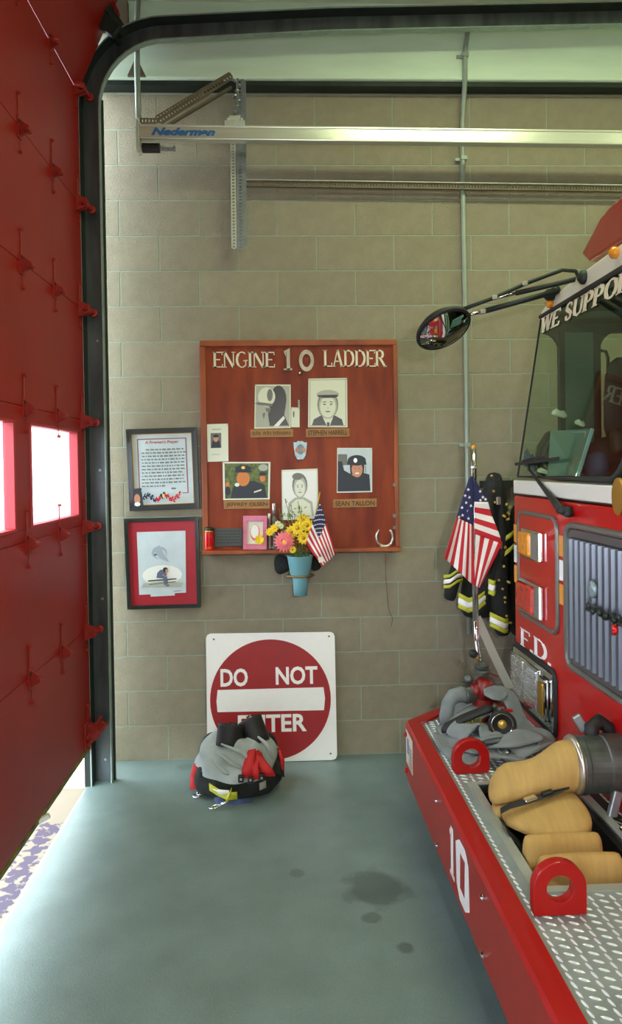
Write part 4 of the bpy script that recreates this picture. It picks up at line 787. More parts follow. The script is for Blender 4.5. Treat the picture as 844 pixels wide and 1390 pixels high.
def boot(u0, v0, u1, v1, r0_, r1_, dy, tilt):
    a_, b_ = G(u0, v0, by + dy), G(u1, v1, by + dy - tilt); d = (a_ - b_).normalized(); x = XX - d * d.x; x.normalize(); y_ = d.cross(x); mb = MB()
    mb.loft([(b_.lerp(a_, k_), x * (r0_ * (1 - k_) + r1_ * k_), y_ * (r0_ * (1 - k_) + r1_ * k_) * .9) for k_ in (0, .2, .6, .9, 1.0)] + [(b_.lerp(a_, .97), x * r1_ * .88, y_ * r1_ * .8), (b_.lerp(a_, .55), x * r1_ * .8, y_ * r1_ * .7)], 22, rip=.03, rk=3); bt = mb.build('boot_top', M['rubber'], tp, smooth=True)
    MB().lathe([(r1_ * .8, 0), (r1_ * .4, .002)], b_.lerp(a_, .6), d, 16).build('boot_lining', M['bootin'], bt)
    mb = MB(); p = a_ - d * .01 + F_ * r1_ * .6; mb.tube([p + x * .03, p + x * .03 + d * .03, p - x * .0 + d * .035, p + d * .0], .005, 6); mb.build('pull_loop', M['black'], bt)
boot(313, 983, 309, 1013, .064, .068, -.06, .03); boot(338, 976, 352, 1010, .060, .066, .0, .05)
mb = MB()
def strap(pts, w0, w1, y_, th=.008):
    P = [G(u, v, by + yy - (.022 if u > 300 and v > 1020 and u < 375 else 0)) for u, v, yy in pts]; n_ = len(P); m2 = MB()
    m2.loft([(p, V((1, 0, 0)) * (w0 + (w1 - w0) * i / (n_ - 1)) / 2, V((0, -1, .5)) * th) for i, p in enumerate(P)], 8, sq=.6); return m2
strap([(343, 1013, -.10), (340, 1026, -.17), (337, 1042, -.19), (337, 1056, -.195)], .035, .075, 0).build('suspender', M['redstrap'], tp, smooth=True)
strap([(345, 1015, -.10), (352, 1030, -.165), (361, 1044, -.175), (364, 1054, -.18)], .035, .08, 0).build('suspender', M['redstrap'], tp, smooth=True)
strap([(352, 1022, -.13), (346, 1040, -.19), (349, 1058, -.20)], .03, .04, 0).build('suspender', M['redstrap'], tp, smooth=True)
strap([(269, 1036, .02), (265, 1052, -.02), (265, 1071, -.06)], .05, .055, 0).build('suspender', M['redstrap'], tp, smooth=True)
strap([(274, 1052, -.05), (276, 1072, -.08)], .04, .045, 0).build('suspender', M['redstrap'], tp, smooth=True)
strap([(379, 1018, -.02), (383, 1032, -.03), (382, 1046, -.04)], .02, .03, 0).build('suspender', M['redstrap'], tp, smooth=True)
for (u, v) in ((327, 1056), (340, 1058), (355, 1054), (275, 1051)): p = G(u, v, by - .225 if u > 300 else by - .10); MB().box(p.x - .014, p.x + .014, p.y - .012, p.y + .01, p.z - .02, p.z + .015).build('buckle', M['black'], tp, bevel=.003)
for (u, v) in ((327, 1058), (340, 1059), (355, 1056)): p = G(u, v, by - .24); MB().lathe([(.007, 0), (.005, .006)], p, F_, 8).build('snap', M['silver'], tp)
def band(pts, wd, m, name, y_=-.215, th=.006, parent=tp):
    P = [G(u, v, by + yy) for u, v, yy in pts]; m2 = MB(); m2.loft([(p, V((0, -.35, 1)).normalized() * wd, V((0, -1, -.2)) * th) for p in P], 8, sq=.5); return m2.build(name, m, parent, smooth=True)
band([(284, 1068, -.20), (295, 1075, -.225), (308, 1081, -.235), (322, 1080, -.235)], .024, M['yell'], 'lime_stripe')
band([(288, 1070, -.21), (298, 1075, -.235), (311, 1076, -.245)], .014, M['hivis'], 'reflective_stripe')
band([(307, 1086, -.24), (312, 1078, -.25), (314, 1072, -.25)], .012, M['yell'], 'lime_stripe', th=.008)
band([(352, 1068, -.20), (361, 1064, -.18)], .024, M['tancloth'], 'side_label')
strap([(338, 1062, -.20), (352, 1058, -.19)], .03, .03, 0).build('hem_fold', M['tancloth'], tp, smooth=True)
lumpb = MB(); lumpb.loft([(G(296, 1084, by - .16), (.02, 0, 0), (0, .03, .012)), (G(310, 1087, by - .19), (.05, 0, 0), (0, .03, .022)), (G(330, 1088, by - .18), (.05, 0, 0), (0, .03, .022)), (G(340, 1089, by - .16), (.01, 0, 0), (0, .02, .01))], 12); lumpb.build('blue_hem', M['blue'], tp, smooth=True)
def ringlink(c, d, L_, w_, r=.0035, n_=V((0, 0, 1))):
    d = d.normalized(); s2 = d.cross(n_).normalized(); return [c + d * (math.cos(a_) * L_) + s2 * (math.sin(a_) * w_) for a_ in [i * math.pi / 8 for i in range(16)]]
p = PZ(292, 1095, .012); mb = MB(); mb.tube(ringlink(p, V((1, .35, .1)), .028, .014), .0045, 8, closed=True); mb.tube([p + V((.03, .01, .005)), PZ(311, 1087, .03)], .008, 8); mb.build('carabiner', M['chrome'], tp, smooth=True)
p = PZ(268, 1080, .012); mb = MB(); mb.tube(ringlink(p, V((1, .1, .1)), .022, .018), .005, 8, closed=True); mb.tube(ringlink(p + V((.01, .02, .01)), V((.2, 1, .4)), .02, .012), .004, 8, closed=True); mb.build('carabiner', M['chrome'], tp, smooth=True)
# side flap on the right
mb = MB(); mb.prism([G(370, 1010, by + .02), G(384, 1022, by), G(386, 1056, by - .05), G(380, 1052, by - .08), G(366, 1048, by - .1)], (0, .012, 0)); mb.build('side_flap', M['cloth'], tp, bevel=.004)
# ------------------------------------------------------------------ fire truck
tr = thing('fire_truck', 'red and white fire truck with WE SUPPORT lettering filling the right side', 'truck', tuple(T(.59, 1.06, 0)))
def TB_(b0, b1, a0, a1, z0, z1, mb=None): return (mb or MB()).box(b0, b1, a0, a1, z0, z1, F=T)
TB_(.59, .63, -.19, 2.31, .30, 1.548).build('front_panel', M['tred'], tr, bevel=.012)
TB_(.586, .63, -.192, 2.312, 1.552, 1.556).build('trim_line', M['g3'], tr)
TB_(.588, .70, -.19, 2.31, 1.556, 1.622).build('white_band', M['twhite'], tr, bevel=.006)
def GW(a, z): return T(.602 + (z - 1.63) * .16, a, z)           # windshield plane
def rrect(a0, a1, z0, z1, r, n=6):
    P = []
    for (cx, cz_, s0) in ((a1 - r, z0 + r, -90), (a1 - r, z1 - r, 0), (a0 + r, z1 - r, 90), (a0 + r, z0 + r, 180)): P += [(cx + r * math.cos(math.radians(s0 + 90 * i / n)), cz_ + r * math.sin(math.radians(s0 + 90 * i / n))) for i in range(n + 1)]
    return P
wz1 = 2.435
for a0, a1 in ((-.165, .965), (1.155, 2.285)):
    rr_ = rrect(a0, a1, 1.64, wz1, .11)
    if a0 < 0: rr_ = [p for p in rr_ if p[0] > .3] + [(a0, wz1), (a0, 1.64)]
    gr = [.005 if p[0] < -.1 and a0 < 0 else .013 for p in rr_]
    g = MB().tube([GW(*p) for p in rr_], .013, 8, closed=True, rr=gr).build('windshield_gasket', M['rubber'], tr, smooth=True)
    mb = MB(); mb.v += [GW(*p) for p in rr_]; mb.f.append(tuple(range(len(rr_)))); mb.m.append(0); mb.build('windshield_pane', M['glass'], g, fix=False)
mb = MB(); mb.prism([GW(.955, 1.62), GW(1.165, 1.62), GW(1.165, 2.45), GW(.955, 2.45)], EB * .05); mb.build('centre_post', M['twhite'], tr, bevel=.004)
rl = [(-.195, 2.425), (-.165, 2.455), (-.05, 2.488), (.3, 2.515), (1.06, 2.545), (1.82, 2.515), (2.17, 2.488), (2.285, 2.455), (2.315, 2.425)]
MB().prism([T(.728, a, z) for a, z in rl], EB * 2.6).build('roof_cap', M['twhite'], tr, bevel=.012)
TB_(.718, .75, -.175, 2.295, 2.418, 2.434).build('roof_gasket', M['rubber'], tr, bevel=.004)
# cab sides with real window openings, inner posts, dash, seats
for s_, i_ in ((-.19, -.155), (2.275, 2.31)): TB_(.63, 3.3, s_, i_, .46, 1.62).build('side_panel', M['tred'], tr)
mb = MB()
for s_, i_ in ((-.188, -.15), (2.27, 2.308)):
    TB_(.74, 3.3, s_, i_, 2.345, 2.43, mb); TB_(.815, .84, s_, i_, 1.62, 2.35, mb); TB_(.985, 1.02, s_, i_, 1.62, 2.35, mb); TB_(1.75, 3.3, s_, i_, 1.62, 2.35, mb); TB_(1.02, 1.75, s_, i_, 1.62, 1.75, mb)
mb.build('door_frame', M['cabd'], tr)
for s_, i_ in ((-.186, -.155), (2.275, 2.306)):
    TB_(.835, .99, s_, i_, 1.62, 2.36).build('window_pillar', M['cabl'], tr)
    for bb, sg_, zz in ((.817, -1, 2.347), (1.018, 1, 2.347), (1.018, 1, 1.748)):
        vz = -1 if zz > 2 else 1; MB().prism([T(bb, s_, zz)] + [T(bb + sg_ * .09 * (1 - math.sin(q_)), s_, zz + vz * .09 * (1 - math.cos(q_))) for q_ in [math.pi / 2 * k_ / 6 for k_ in range(7)]], EA * (i_ - s_)).build('window_corner', M['cabd'], tr)
MB().tube([PY(815, 476, -.70), PY(822, 477, -.70), PY(825, 486, -.70), PY(825, 590, -.70)], .008, 8).build('grab_rail', M['rubber'], tr, smooth=True)
TB_(3.28, 3.33, -.19, 2.31, .46, 2.43).build('rear_wall', M['cabd'], tr); TB_(.63, 3.3, -.15, 2.27, .95, 1.0).build('cab_floor', M['cabd'], tr)
TB_(.640, .93, -.15, 2.27, 1.42, 1.615).build('dashboard', M['cabd'], tr, bevel=.02); TB_(.80, 3.28, -.15, 2.27, 2.39, 2.42).build('headliner', M['cabd'], tr)
mb = MB()
for a_ in (.1, .5, .9): mb.bar(T(.80, a_, 2.38), T(1.9, a_ + .25, 2.37), .03, .03)
mb.build('ceiling_rib', M['cabin'], tr)
def seat(a_, b_):
    mb = MB(); mb.loft([(T(b_, a_, z), EB * rb_, EA * ra_) for z, rb_, ra_ in ((1.0, .2, .24), (1.25, .2, .25), (1.30, .07, .25), (1.7, .06, .24), (1.85, .05, .2), (1.90, .045, .14), (1.95, .05, .14), (2.1, .045, .13), (2.13, .03, .1))], 16, sq=.7); mb.build('seat', M['seat'], tr, smooth=True)
seat(.35, 1.55); seat(1.7, 1.55)
c = PY(770, 618, -.88); mb = MB(); n_ = V((-.45, -.75, .5)).normalized(); x = n_.orthogonal().normalized(); y_ = n_.cross(x)
mb.tube([c + (x * math.cos(q_) + y_ * math.sin(q_)) * .11 for q_ in [i * math.pi / 12 for i in range(24)]], .014, 8, closed=True)
for i in range(3): q_ = i * 2.09; mb.tube([c, c + (x * math.cos(q_) + y_ * math.sin(q_)) * .11], .010, 6)
mb.tube([c, c - n_ * .1], .02, 8); mb.build('steering_wheel', M['rubber'], tr, smooth=True)
P_ = PQ(-.76, (727, 630), (731, 605), (743, 586), (750, 584), (748, 640), (738, 648), (729, 646)); MB().prism(P_, (0, .04, 0)).build('brown_seat_side', M['brown'], tr, bevel=.012)
P_ = [PY(747, 585, -.90), PY(804, 582, -1.05), PY(784, 646, -1.07), PY(743, 646, -.90)]
t = thing('map_board', 'pale green board with a faint drawn face leaning behind the windshield', 'board', tuple(P_[3]))
fb = flatprint('board_sheet', [P_[3], P_[2], P_[1], P_[0]], M['panelg'], [(M['g1'], [(.05, .38), (.86, .34), (.88, .95), (.06, .95)]), (M['g2'], ell(.46, .68, .15, .2)), (M['g1'], ell(.46, .65, .11, .16)), (M['g2'], [(.15, .38), (.78, .36), (.68, .46), (.25, .46)])] + features(.46, .66, .11, M['g2']), t)
MB().bar(P_[1], P_[2], .014, .01, (0, 1, 0)).build('pale_edge', mat('pale_blue_edge', (170, 196, 210), .4), t)
def rag(name, label, u, v, y, w_, h_, m, cat):
    c = PY(u, v, y); t = thing(name, label, cat, tuple(c)); mb = MB()
    mb.loft([(c + V((dx * w_, 0, dz * h_)), V((0, .03, 0)) * k_, V((0, 0, 1)) * h_ * k_ * .5) for dx, dz, k_ in ((-.5, .1, .3), (-.3, .3, 1), (0, 0, .8), (.25, -.1, 1), (.5, -.3, .3))], 10, rip=.2, rk=3)
    mb.build('crumpled_sheet', m, t, smooth=True)
rag('crumpled_paper', 'crumpled pale paper high behind the windshield, left of the other', 759, 562, -.90, .07, .035, M['cream'], 'paper')
rag('crumpled_paper', 'small crumpled pale paper at the top right corner of the map board', 787, 575, -1.03, .04, .025, M['cream'], 'paper')
rag('crumpled_paper', 'crumpled pale paper low on the dashboard behind the wiper', 738, 640, -.86, .06, .025, M['cream'], 'paper')
rag('blue_cloth', 'bundled blue cloth at the far left of the dashboard', 719, 628, -.75, .055, .09, M['blue'], 'cloth')
# lettering on the glass
for u_, v_, y_, rx_, rz_, m_, nm_ in ((842, 545, -1.0, .075, .20, 'seat', 'headrest'), (833, 622, -1.0, .13, .10, 'seat', 'seat_top'), (838, 600, -1.05, .035, .06, 'brown', 'brown_cushion'), (812, 630, -1.0, .06, .07, 'blue', 'blue_bag')):
    c = PY(u_, v_, y_); MB().loft([(c + V((0, 0, rz_ * h_)), V((rx_ * k_, 0, 0)), V((0, .06 * k_, 0))) for h_, k_ in ((-1, .7), (-.6, 1), (0, 1), (.6, .9), (.9, .6), (1, .25))], 16).build(nm_, M[m_], tr, smooth=True)
p0, p1 = GW(-.135, 2.335), GW(.775, 2.335); UG = (GW(0, 2.4) - GW(0, 2.3)).normalized(); NG = -EB
mb = MB(); serif('WE SUPPORT', mb, p0 - EB * .004, EA, UG, NG * .002, .080, 1.05, tk=.20, tn=.12, sf=.34); mb.build('glass_lettering', M['cream'], tr, fix=False)
# bumper
def offs(path, d):
    out = []; n = len(path)
    for i, p in enumerate(path):
        ns = []
        for j in (i - 1, i):
            if 0 <= j < n - 1:
                dx, dy = path[j + 1][0] - path[j][0], path[j + 1][1] - path[j][1]; l = math.hypot(dx, dy); ns.append((dy / l, -dx / l))
        nx, ny = sum(q[0] for q in ns), sum(q[1] for q in ns); l = math.hypot(nx, ny); nx, ny = nx / l, ny / l; k = d / max(.4, nx * ns[0][0] + ny * ns[0][1]); out.append((p[0] + nx * k, p[1] + ny * k))
    return out
BPth = [(.59, -.235), (.238, -.219), (.012, -.012), (0, .012), (0, 2.108), (.012, 2.132), (.238, 2.34), (.59, 2.355)]
PF = [(0, .245), (0, .490), (.010, .500), (.070, .500), (.075, .492), (.02, .482), (.018, .25)]
mb = MB(); cols = [offs(BPth, d) for d, z in PF]; k = len(BPth)
for (d, z), cpts in zip(PF, cols): mb.v += [T(p[0], p[1], z) for p in cpts]
for q in range(len(PF)):
    q2 = (q + 1) % len(PF)
    for i in range(k - 1): mb.f.append((q * k + i, q * k + i + 1, q2 * k + i + 1, q2 * k + i)); mb.m.append(0)
mb.f += [tuple(q * k for q in range(len(PF))), tuple(q * k + k - 1 for q in range(len(PF)))]; mb.m += [0, 0]
bump = mb.build('front_bumper', M['tred2'], tr)
for a_ in (.05, .735, 1.36, 2.0):
    for z in (.452, .284): MB().lathe([(.011, 0), (.011, .008), (.005, .013)], T(0, a_, z), -EB, 10).build('bumper_bolt', M['tred2'] if a_ < .5 else M['chrome'], bump, smooth=False)
# white number 10 on the bumper face
mb = MB(); o1 = T(-.0005, .925, .285); N_ = -EB * .0012
mb.stroke([(.5, 0), (.5, 1)], .5, o1, EA * .062, EZ * .172, N_); mb.stroke([(.0, .86), (.5, .86)], .10, o1, EA * .062, EZ * .172, N_); mb.stroke([(.0, .04), (1.0, .04)], .08, o1, EA * .062, EZ * .172, N_)
mb.stroke([(.18, .12), (.32, .03), (.68, .03), (.82, .12), (.82, .88), (.68, .97), (.32, .97), (.18, .88)], .22, T(-.0005, 1.01, .285), EA * .18, EZ * .172, N_, closed=True)
mb.build('white_number', M['reflw'], bump, fix=False)
q = [T(-.0005, .085, .335), T(-.0005, .27, .335), T(-.0005, .27, .475), T(-.0005, .085, .475)]
q = [T(-.0006, .035, .32), T(-.0006, .20, .32), T(-.0006, .20, .475), T(-.0006, .035, .475)]
flatprint('bumper_sticker', q, M['cream'], [(M['bluelogo'], [(.2, .35), (.42, .35), (.42, .82), (.2, .82)])] + [(g2, [(.5 + .0, .06 + .1 * i), (.95, .06 + .1 * i), (.95, .10 + .1 * i), (.5, .10 + .1 * i)]) for i in range(7)], bump, th=.0008)
# tread plate deck with a sunk hose well
DZ = .488
W0, W1, A0, A1 = .157, .50, .70, 1.39
mb = MB()
for poly in ([(.072, .02), (.262, -.152), (.59, -.152), (.59, A0 - .02), (.072, A0 - .02)], [(.072, A0 - .02), (W0 - .033, A0 - .02), (W0 - .033, A1 + .03), (.072, A1 + .03)], [(W1 + .03, A0 - .02), (.59, A0 - .02), (.59, A1 + .03), (W1 + .03, A1 + .03)], [(.072, A1 + .03), (.59, A1 + .03), (.59, 2.27), (.262, 2.27), (.072, 2.10)]):
    mb.prism([T(b_, a_, DZ - .006) for b_, a_ in poly], EZ * .006)
dk = mb.build('tread_plate', M['tread'], tr)
lg = MB(); st = .0305; i = 0
def inside(b_, a_):
    if not (.080 < b_ < .583 and -.14 < a_ < 2.25): return False
    if W0 - .037 < b_ < W1 + .034 and A0 - .026 < a_ < A1 + .034: return False
    if b_ < .262 and a_ < .02 - (b_ - .072) * .905 + .012: return False
    if b_ < .262 and a_ > 2.10 + (b_ - .072) * .9 - .01: return False
    return True
for i in range(-8, 80):
    for j in range(3, 26):
        b_, a_ = .002 + j * st, i * st + (st * .5 if j % 2 else 0)
        if not inside(b_, a_): continue
        an = math.radians(32 if (i + j) % 2 else 58) if a_ > -9 else 0
        an = math.radians(38) if j % 2 else math.radians(-38)
        an = math.radians(28) if j % 2 == 0 else math.radians(74)
        d = EB * math.cos(an) + EA * math.sin(an); s_ = EB * -math.sin(an) + EA * math.cos(an); c = T(b_, a_, DZ); L_, w_ = .0148, .0044
        lg.add([c - d * L_, c - d * L_ * .45 + s_ * w_, c + d * L_ * .45 + s_ * w_, c + d * L_, c + d * L_ * .45 - s_ * w_, c - d * L_ * .45 - s_ * w_, c - d * L_ * .5 + EZ * .0034, c + d * L_ * .5 + EZ * .0034],
               [(0, 1, 6), (1, 2, 7, 6), (2, 3, 7), (3, 4, 7), (4, 5, 6, 7), (5, 0, 6)])
lo_ = lg.build('tread_lugs', M['lug'], dk, fix=False); lo_['kind'] = 'stuff'
mb = MB(); TB_(W0 - .033, W0, A0 - .02, A1 + .03, DZ - .03, DZ + .006, mb); TB_(W1, W1 + .03, A0 - .02, A1 + .03, DZ - .03, DZ + .006, mb); TB_(W0, W1, A0 - .02, A0, DZ - .03, DZ + .006, mb); TB_(W0, W1, A1, A1 + .03, DZ - .03, DZ + .006, mb)
mb.build('well_rim', M['frame_alu'], tr)
mb = MB(); TB_(W0 - .004, W0, A0, A1, .26, DZ, mb); TB_(W1, W1 + .004, A0, A1, .26, DZ, mb); TB_(W0, W1, A0 - .004, A0, .26, DZ, mb); TB_(W0, W1, A1, A1 + .004, .26, DZ, mb); TB_(W0, W1, A0, A1, .255, .26, mb); mb.build('hose_well', M['well'], tr)
mb = MB(); mb.bar(T(.455, .76, .56), T(.52, 1.32, .50), .03, .006); mb.build('lid_strut', M['frame_alu'], tr)
mb = MB(); mb.bar(T(.515, .78, .52), T(.545, 1.5, .50), .035, .03); mb.build('hinge_rail', M['rubber'], tr)
p = T(.50, 1.12, .545); mb = MB(); mb.tube([p, p + EB * .02 + EA * .03, p + EA * .06 - EB * .01], .008, 8); mb.build('latch', M['chrome'], tr, smooth=True)
def eye(a_, h=.145):
    wc, r_o, r_i = .161, .073, .036; n = 16; out, inn = [], []
    cz_ = h - r_o
    for i in range(n * 2 + 1):
        t_ = math.radians(-90 + 360 * i / (n * 2)); inn.append((wc + r_i * math.cos(t_), cz_ + r_i * math.sin(t_)))
        if math.sin(t_) >= 0: out.append((wc + r_o * math.cos(t_), cz_ + r_o * math.sin(t_)))
        else:
            c_, s_ = math.cos(t_), math.sin(t_); k_ = min(r_o / max(1e-6, abs(c_)), cz_ / max(1e-6, abs(s_))); out.append((wc + c_ * k_, cz_ + s_ * k_))
    mb = MB(); m_ = n * 2
    for y_ in (0, 1):
        mb.v += [T(b_, a_ - .032 * y_, DZ + .002 + z_) for b_, z_ in out[:-1]] + [T(b_, a_ - .032 * y_, DZ + .002 + z_) for b_, z_ in inn[:-1]]
    for i in range(m_):
        j = (i + 1) % m_; mb.f += [(i, j, m_ + j, m_ + i), (2 * m_ + i, 3 * m_ + i, 3 * m_ + j, 2 * m_ + j), (i, 2 * m_ + i, 2 * m_ + j, j), (m_ + i, m_ + j, 3 * m_ + j, 3 * m_ + i)]; mb.m += [0] * 4
    mb.build('tow_eye', M['tred2'], tr, bevel=.003)
eye(.60, .135); eye(1.525, .145)
# light panel, lamps, stripes, letters, grille
def trim_loop(P, r, m, name, parent=tr, b=.586): return MB().tube([T(b, *p) for p in P], r, 8, closed=True).build(name, m, parent, smooth=True)
for z0, z1, m_ in ((1.315, 1.402, 'reflo'), (1.215, 1.300, 'reflw'), (1.115, 1.200, 'reflo')):
    TB_(.5885, .591, -.188, .487, z0, z1).build('reflective_stripe', M[m_], tr)
TB_(.583, .5885, -.115, .395, .985, 1.465).build('lamp_panel', M['tred'], tr)
trim_loop(rrect(-.10, .40, .98, 1.47, .055), .011, M['trimg'], 'panel_trim')
def lamp(a0, a1, z0, z1, m_, al, name):
    TB_(.562, .585, a0, a1, z0, z1).build(name + '_housing', M['chrome'], tr, bevel=.008)
    TB_(.546, .57, a0 + .004, al, z0 + .014, z1 - .014).build(name + '_lens', M[m_], tr, bevel=.012)
    TB_(.558, .57, al + .002, a1 - .012, z0 + .012, z1 - .012).build(name + '_bracket', M['g2'], tr)
lamp(-.01, .245, 1.262, 1.400, 'amber', .145, 'turn_signal'); lamp(-.05, .245, 1.005, 1.160, 'redlens', .180, 'warning_light')
TB_(.574, .60, -.185, .36, .545, .80).build('headlamp_bezel', M['chrome'], tr, bevel=.010)
trim_loop(rrect(-.19, .37, .535, .81, .04), .012, M['rubber'], 'headlamp_gasket')
TB_(.567, .576, -.175, .20, .57, .775).build('headlamp_frame', M['chrome'], tr, bevel=.004)
for a0 in (-.17, .015):
    TB_(.560, .572, a0, a0 + .17, .585, .765).build('headlamp_lens', M['beads'], tr, bevel=.006)
    mb = MB()
    for i in range(1, 4): TB_(.5585, .5605, a0 + .006, a0 + .164, .585 + i * .045, .588 + i * .045, mb)
    mb.build('lens_rib', M['silver'], tr)
TB_(.555, .575, .225, .315, .575, .765).build('side_marker', M['chrome'], tr, bevel=.01); TB_(.548, .56, .24, .30, .60, .745).build('side_marker_lens', M['brass'], tr, bevel=.006)
o1 = T(.5888, -.10, .822); mb = MB(); serif('F.D.', mb, o1, EA, EZ, -EB * .0015, .085, .42, tk=.16, tn=.07, sf=.26); mb.build('white_lettering', M['reflw'], tr, fix=False)
trim_loop(rrect(.50, 1.62, .885, 1.455, .06), .014, M['trimg'], 'grille_trim')
MB().prism([T(.5835, *p) for p in rrect(.515, 1.605, .90, 1.44, .05)], EB * .004).build('grille_surround', mat('grille_surround', (92, 90, 88), .45, .3), tr)
TB_(.578, .584, .565, 1.555, .93, 1.41).build('grille_back', M['well'], tr)
slat = MB(); slat.prism([T(.578, .575, .935), T(.556, .583, .935), T(.552, .592, .935), T(.556, .603, .935), T(.578, .613, .935)], EZ * .47)
s0 = slat.build('grille_slat', M['grille'], tr)
for i in range(1, 19):
    c_ = s0.copy(); C.objects.link(c_); c_.location = EA * (.0525 * i)
# grille ornament
em = []
def TBp(u, v, b=.545):
    d = ray(u, v); t_ = ((TO + EB * b - CAM).dot(EB)) / d.dot(EB); return CAM + d * t_
mb = MB(); mb.tube([TBp(*p) for p in ((799, 826), (812, 828), (822, 838), (833, 836), (842, 846), (852, 850), (880, 866), (905, 880))], .012, 8)
for i, (u, v) in enumerate(((800, 822), (806, 830), (815, 832), (824, 836), (835, 842), (841, 838))): mb.lathe([(.010, 0), (.014, .006), (.006, .012)], TBp(u, v, .535), -EB, 8)
mb.build('grille_emblem', M['emblem'], tr, smooth=True)
MB().lathe([(.032, 0), (.03, .012), (.018, .016)], TBp(806, 800, .55), -EB, 16).build('round_emblem', M['patina'], tr, smooth=True)
mb = MB(); mb.loft([(TBp(834, 848, .54), EA * .012, EB * .008), (TBp(834, 856, .54), EA * .02, EB * .01), (TBp(833, 862, .54), EA * .008, EB * .006)], 10); mb.build('red_drop', M['redlens'], tr, smooth=True)
# wiper
pv = T(.565, .545, 1.508); mb = MB(); mb.lathe([(.022, 0), (.022, .03), (.012, .04)], pv + EB * .03, -EB, 12); mb.tube([pv, pv - EA * .06 + EZ * .005], .018, 8); mb.tube([pv + EA * .04 - EZ * .01, pv], .012, 8); mb.build('wiper_pivot', M['rubber'], tr, smooth=True)
mb = MB(); pts = [pv - EA * .02, pv - EA * .08 + EZ * .02, T(.575, .26, 1.60), T(.58, .08, 1.672)]; mb.tube(pts, .01, 8, rr=[.017, .016, .009, .005]); mb.tube([T(.576, .08, 1.672), T(.59, .04, 1.70)], .006, 6); mb.build('wiper_arm', M['rubber'], tr, smooth=True)
mb = MB(); mb.bar(T(.592, -.16, 1.700), T(.592, .405, 1.722), .008, .014); mb.tube([T(.585, -.03, 1.715), T(.582, .10, 1.725), T(.585, .25, 1.728)], .006, 6); mb.build('wiper_blade', M['rubber'], tr)
MB().prism([T(.5975, .965 + .045 * a_, 1.585 + .065 * b_) for a_, b_ in ell(0, 0, 1, 1, 16)], -EB * .016).build('oval_badge', M['brass'], tr, bevel=.002)
# roof light bar, marker lamps
lb_ = MB(); P_ = [(.10, 2.66), (.185, 2.60), (1.935, 2.60), (2.02, 2.66), (1.85, 2.755), (1.70, 2.775), (.42, 2.775), (.30, 2.755)]
lb_.prism([T(.82, a, z) for a, z in P_], EB * .30); lb_.build('light_bar', mat('light_bar_red', (150, 20, 22), .25, coat=.8), tr, bevel=.012)
mb = MB(); TB_(.86, 1.05, .35, .55, 2.50, 2.61, mb); TB_(.86, 1.05, 1.55, 1.75, 2.50, 2.61, mb); mb.build('light_bar_foot', M['chrome'], tr)
for a_, z in ((-.02, 2.462), (.66, 2.505), (1.06, 2.51), (1.46, 2.505), (2.1, 2.462)): MB().lathe([(.024, 0), (.022, .02), (.010, .03)], T(.73, a_, z), -EB, 12).build('marker_lamp', M['amber'], tr, smooth=True)
# wheels (hidden behind the bumper, carry the truck)
for a_ in (-.02, 2.14):
    wv = MB().lathe([(.28, -.14), (.48, -.15), (.52, -.11), (.52, .11), (.48, .15), (.28, .14)], T(1.9, a_, .52), EA, 28).build('wheel', M['rubber'], tr, smooth=False); MB().lathe([(.1, -.1), (.28, -.12), (.28, .12), (.1, .1)], T(1.9, a_, .52), EA, 20).build('rim', M['chrome'], wv)
mb = MB(); TB_(.64, 3.2, .55, 1.6, .45, .75, mb); TB_(1.8, 2.0, -.02, 2.14, .45, .58, mb); mb.build('chassis', M['well'], tr)
# mirror with its arms
mi_y = -1.13
mc = PY(602, 447, mi_y)
R2 = (PY(638, 434, mi_y) - PY(566, 460, mi_y)).length / 2
xd = (PY(638, 434, mi_y) - PY(566, 460, mi_y)).normalized(); dn = V((.30, 0, -.86)); n_ = (dn - xd * dn.dot(xd)); n_ = (n_.normalized() * .86 + V((0, -.51, 0))).normalized()
mr_ = MB().lathe([(R2 * .3, -.05), (R2 * .8, -.035), (R2, -.012), (R2 * 1.03, 0), (R2, .006), (R2 * .93, .008)], mc, n_, 36).build('mirror_housing', M['rubber'], tr, smooth=True)
MB().lathe([(R2 * .93, .0075), (R2 * .8, .012), (R2 * .5, .019), (R2 * .2, .0225), (.001, .023)], mc, n_, 36, cap=False).build('mirror_face', M['mirror'], mr_, smooth=True)
A_ = lambda *p: [PY(u, v, mi_y) for u, v in p]
MB().tube([T(.76, .24, 2.50)] + A_((781, 368), (763, 366.5), (713, 385), (671, 404), (611, 426)), .0085, 8).build('mirror_arm', M['dark'], tr, smooth=True)
MB().tube(A_((799, 375), (765, 383), (700, 398)), .011, 8).build('mirror_arm', M['dark'], tr, smooth=True); MB().tube(A_((700, 398), (670, 405)), .0075, 8).build('chrome_rod', M['chrome'], tr, smooth=True)
MB().tube(A_((756, 395), (720, 405), (655, 423)), .012, 8).build('mirror_arm', M['dark'], tr, smooth=True); MB().tube(A_((655, 423), (633, 428)), .0075, 8).build('chrome_rod', M['chrome'], tr, smooth=True)
for u, v in ((671, 404), (655, 423), (712, 385)): c = PY(u, v, mi_y - .004); MB().box(c.x - .011, c.x + .011, c.y - .012, c.y + .012, c.z - .010, c.z + .010).build('arm_clamp', M['silver'], tr, bevel=.003)
MB().lathe([(.03, 0), (.03, .02), (.015, .035)], T(.735, .36, 2.487), -EB, 12).build('arm_mount', M['dark'], tr, smooth=True); mb = MB(); mb.lathe([(.028, 0), (.028, .03), (.014, .045)], T(.73, -.0, 2.495), -EB, 12); mb.tube([T(.71, .0, 2.50), T(.715, .08, 2.50)], .02, 8); mb.build('arm_mount', M['dark'], tr, smooth=True)
